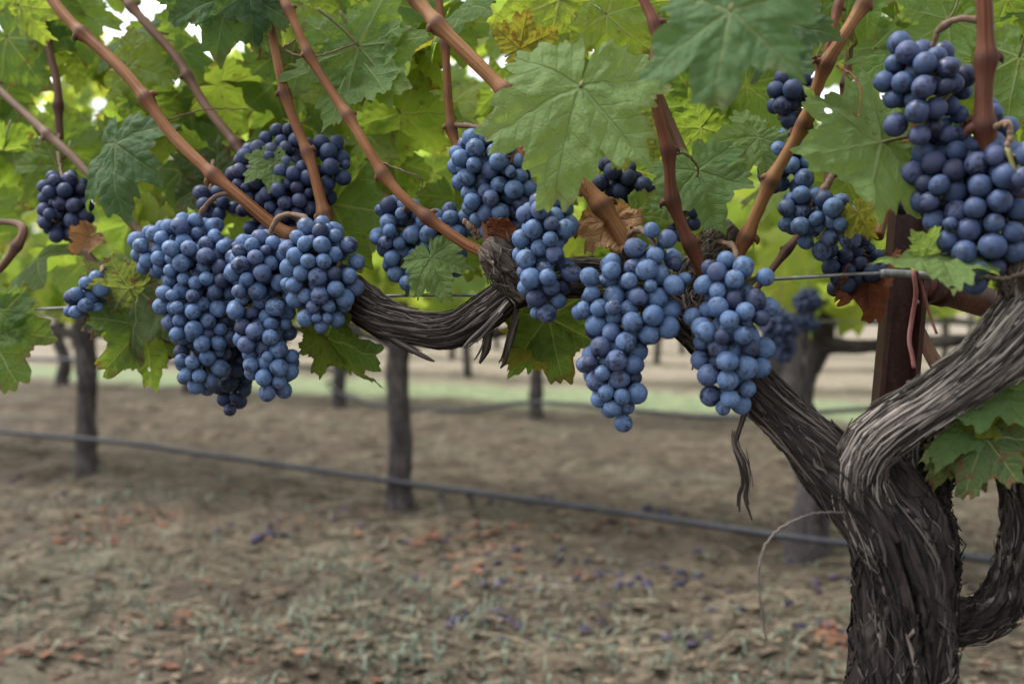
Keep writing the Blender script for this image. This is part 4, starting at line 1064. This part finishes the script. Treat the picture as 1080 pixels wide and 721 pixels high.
def row_trunk(seed, r=.042, lean=0.):
    q = np.random.default_rng(seed); mb = MB()
    pts = [(0, 0, -.05, r*1.35), (.0, 0, .05, r*1.15), (q.normal(0, .012), 0, .2, r), (q.normal(0, .012), 0, .38, r*.98), (lean+q.normal(0, .01), 0, .54, r*1.05), (lean, 0, .62, r*.8)]
    bark_sweep(mb, pts, 44, .008, .16, seed*3.1, 5., 60, 0., 3., .14, (.002, .006), .6)
    me = mb.mesh('trunk'); me.materials.append(M['bark_far']); return me
def row_arm(seed, half=.62):
    mb = MB(); q = np.random.default_rng(seed+50)
    for sg in (-1, 1):
        pts = []
        for t in np.linspace(0, 1, 7):
            u = sg*half*t; pts.append((DIR[0]*u, DIR[1]*u, .50+.03*min(1, t*3)+q.normal(0, .010), .019*(1-.4*t)+.008*(t == 0)))
        bark_sweep(mb, pts, 30, .010, .18, seed+sg, 5., 30, 0., 2.6, .2, (.002, .005), .6)
    me = mb.mesh('arm'); me.materials.append(M['bark_far']); return me
TRUNKS = [row_trunk(1, .036), row_trunk(2, .037), row_trunk(3, .046, .01)]; ARMS = [row_arm(1), row_arm(2)]
def row_vine(x, y, i, label, group, s=1.0):
    o = empty('grapevine', (x, y, 0)); tag(o, label, 'grapevine', group)
    for nm, me in (('trunk', TRUNKS[i % 3]), ('arm', ARMS[i % 2]), ('crown', CROWN[i % 3])):
        c = link(nm, me); c.parent = o
    return o
G2 = 'grapevines of the row behind'
row_vine(-1.54, 3.58, 0, 'blurred vine behind with slim dark trunk, blue hose passing in front of the pale track', G2)
row_vine(-.34, 3.0, 1, 'blurred vine behind whose dark trunk stands under the middle of the long woody arm', G2)
row_vine(.72, 2.42, 2, 'blurred vine behind with the stout trunk between the hanging cluster and the brown stake', G2)
row_vine(1.72, 1.87, 1, 'blurred vine behind the pale forking arm at the edge of the row', G2)
row_vine(-2.72, 4.2, 1, 'blurred vine at the far end of the row behind, only foliage showing', G2)
G3 = 'grapevines of the third row'
for i, (x, y, lb) in enumerate(((.128, 5.38, 'small distant trunk just right of the toothed leaf under the arm'), (-1.06, 6.1, 'small distant trunk seen beside the nearer blurred trunk below the upturned leaf'),
                                (1.25, 4.72, 'distant vine whose trunk stands behind the stout blurred trunk'), (2.35, 4.1, 'distant vine behind the pale arm, mostly foliage'),
                                (-2.2, 6.75, 'distant vine behind the long pointed grape cluster'), (-3.35, 7.4, 'distant vine at the left end behind the toothed leaf'))):
    row_vine(x, y, i, lb, G3)
# the rows beyond read as one mass
q = np.random.default_rng(5); mb = MB(); mt_ = MB()
for kk, dist in enumerate((7.1, 9.4, 11.8, 14.2, 18., 23., 30.)):
    span = dist*1.3
    step = 1.25 if dist < 12 else 2.5
    for u in np.arange(-span, span*.8, step):
        c = NRM*dist+DIR*(u+q.uniform(-.1, .1))
        if c[1] < 2: continue
        pts = [(c[0], c[1], -.05, .045), (c[0]+q.normal(0, .02), c[1], .3, .036), (c[0]+q.normal(0, .03), c[1], .62, .03)]
        tube_into(mt_, catmull(np.array(pts)[:, :3], 6), .036, 8, tint=q.random()*.3)
        n = 110 if dist < 10 else 80
        for _ in range(n):
            uu = q.uniform(-step*.55, step*.55); v = q.normal(0, .18); z = .58+.95*q.random()**1.2
            b = np.array((c[0]+DIR[0]*uu+NRM[0]*v, c[1]+DIR[1]*uu+NRM[1]*v, z))
            y_ = np.array((q.normal(0, .7), q.normal(0, .7), -q.uniform(.1, 1.))); y_ /= np.linalg.norm(y_)
            n_ = np.array((q.normal(0, .5), q.normal(-.35, .6), q.uniform(0, 1.))); n_ -= y_*n_.dot(y_); n_ /= np.linalg.norm(n_)
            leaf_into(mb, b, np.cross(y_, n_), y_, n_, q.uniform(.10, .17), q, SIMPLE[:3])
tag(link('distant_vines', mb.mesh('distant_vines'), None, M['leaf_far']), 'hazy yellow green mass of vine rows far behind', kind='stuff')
tag(link('distant_trunks', mt_.mesh('distant_trunks'), None, M['bark_far']), 'dark thin trunks of the far vine rows', kind='stuff')

# blurred clusters on the row behind
GB = 'blurred grape clusters on the row behind'
cluster('blurred dark bunch beside the stout trunk of the row behind', [(822, 345, 20, 0), (826, 368, 14, 0)], [(824, 300, 0), (823, 325, 0)], 40, GB, 'berry_shaded', D=2.2, parts=False, r=.0075)
cluster('blurred dark bunch in front of the stout trunk, close under the wire', [(851, 318, 15, 0), (852, 340, 12, 0)], [(856, 285, 0), (853, 303, 0)], 41, GB, 'berry_shaded', D=2.2, parts=False, r=.0075)

# drip hoses of the rows behind (on the soil side of the trunks)
strand('drip_hose', [at(-700, 400, 5.2), at(0, 455, 3.55), at(210, 478, 3.28), at(420, 508, 2.96), at(620, 535, 2.72), at(835, 566, 2.36), at(1060, 592, 2.12), at(1600, 680, 1.75)], .0088, 'hose',
       'dark drip hose sloping close above the ground along the row behind', 'hose', n=140)
strand('drip_hose', [at(-200, 375, 7.2), at(310, 385, 6.1), at(345, 408, 6.0), at(400, 428, 5.8), at(480, 433, 5.6), at(560, 424, 5.3), at(660, 432, 5.0), at(780, 440, 4.7), at(1000, 430, 4.3), at(1500, 460, 3.7)], .012, 'hose',
       'faint sagging drip hose along the third row', 'hose', n=120)
strand('trellis_wire', [at(-300, 338, 4.6), at(0, 331, 3.7), at(90, 331, 3.45), at(420, 333, 2.9), at(840, 338, 2.32), at(1300, 345, 1.9)], .0016, 'wire', 'thin dark trellis wire of the row behind above the short dark trunks', 'wire', n=60)
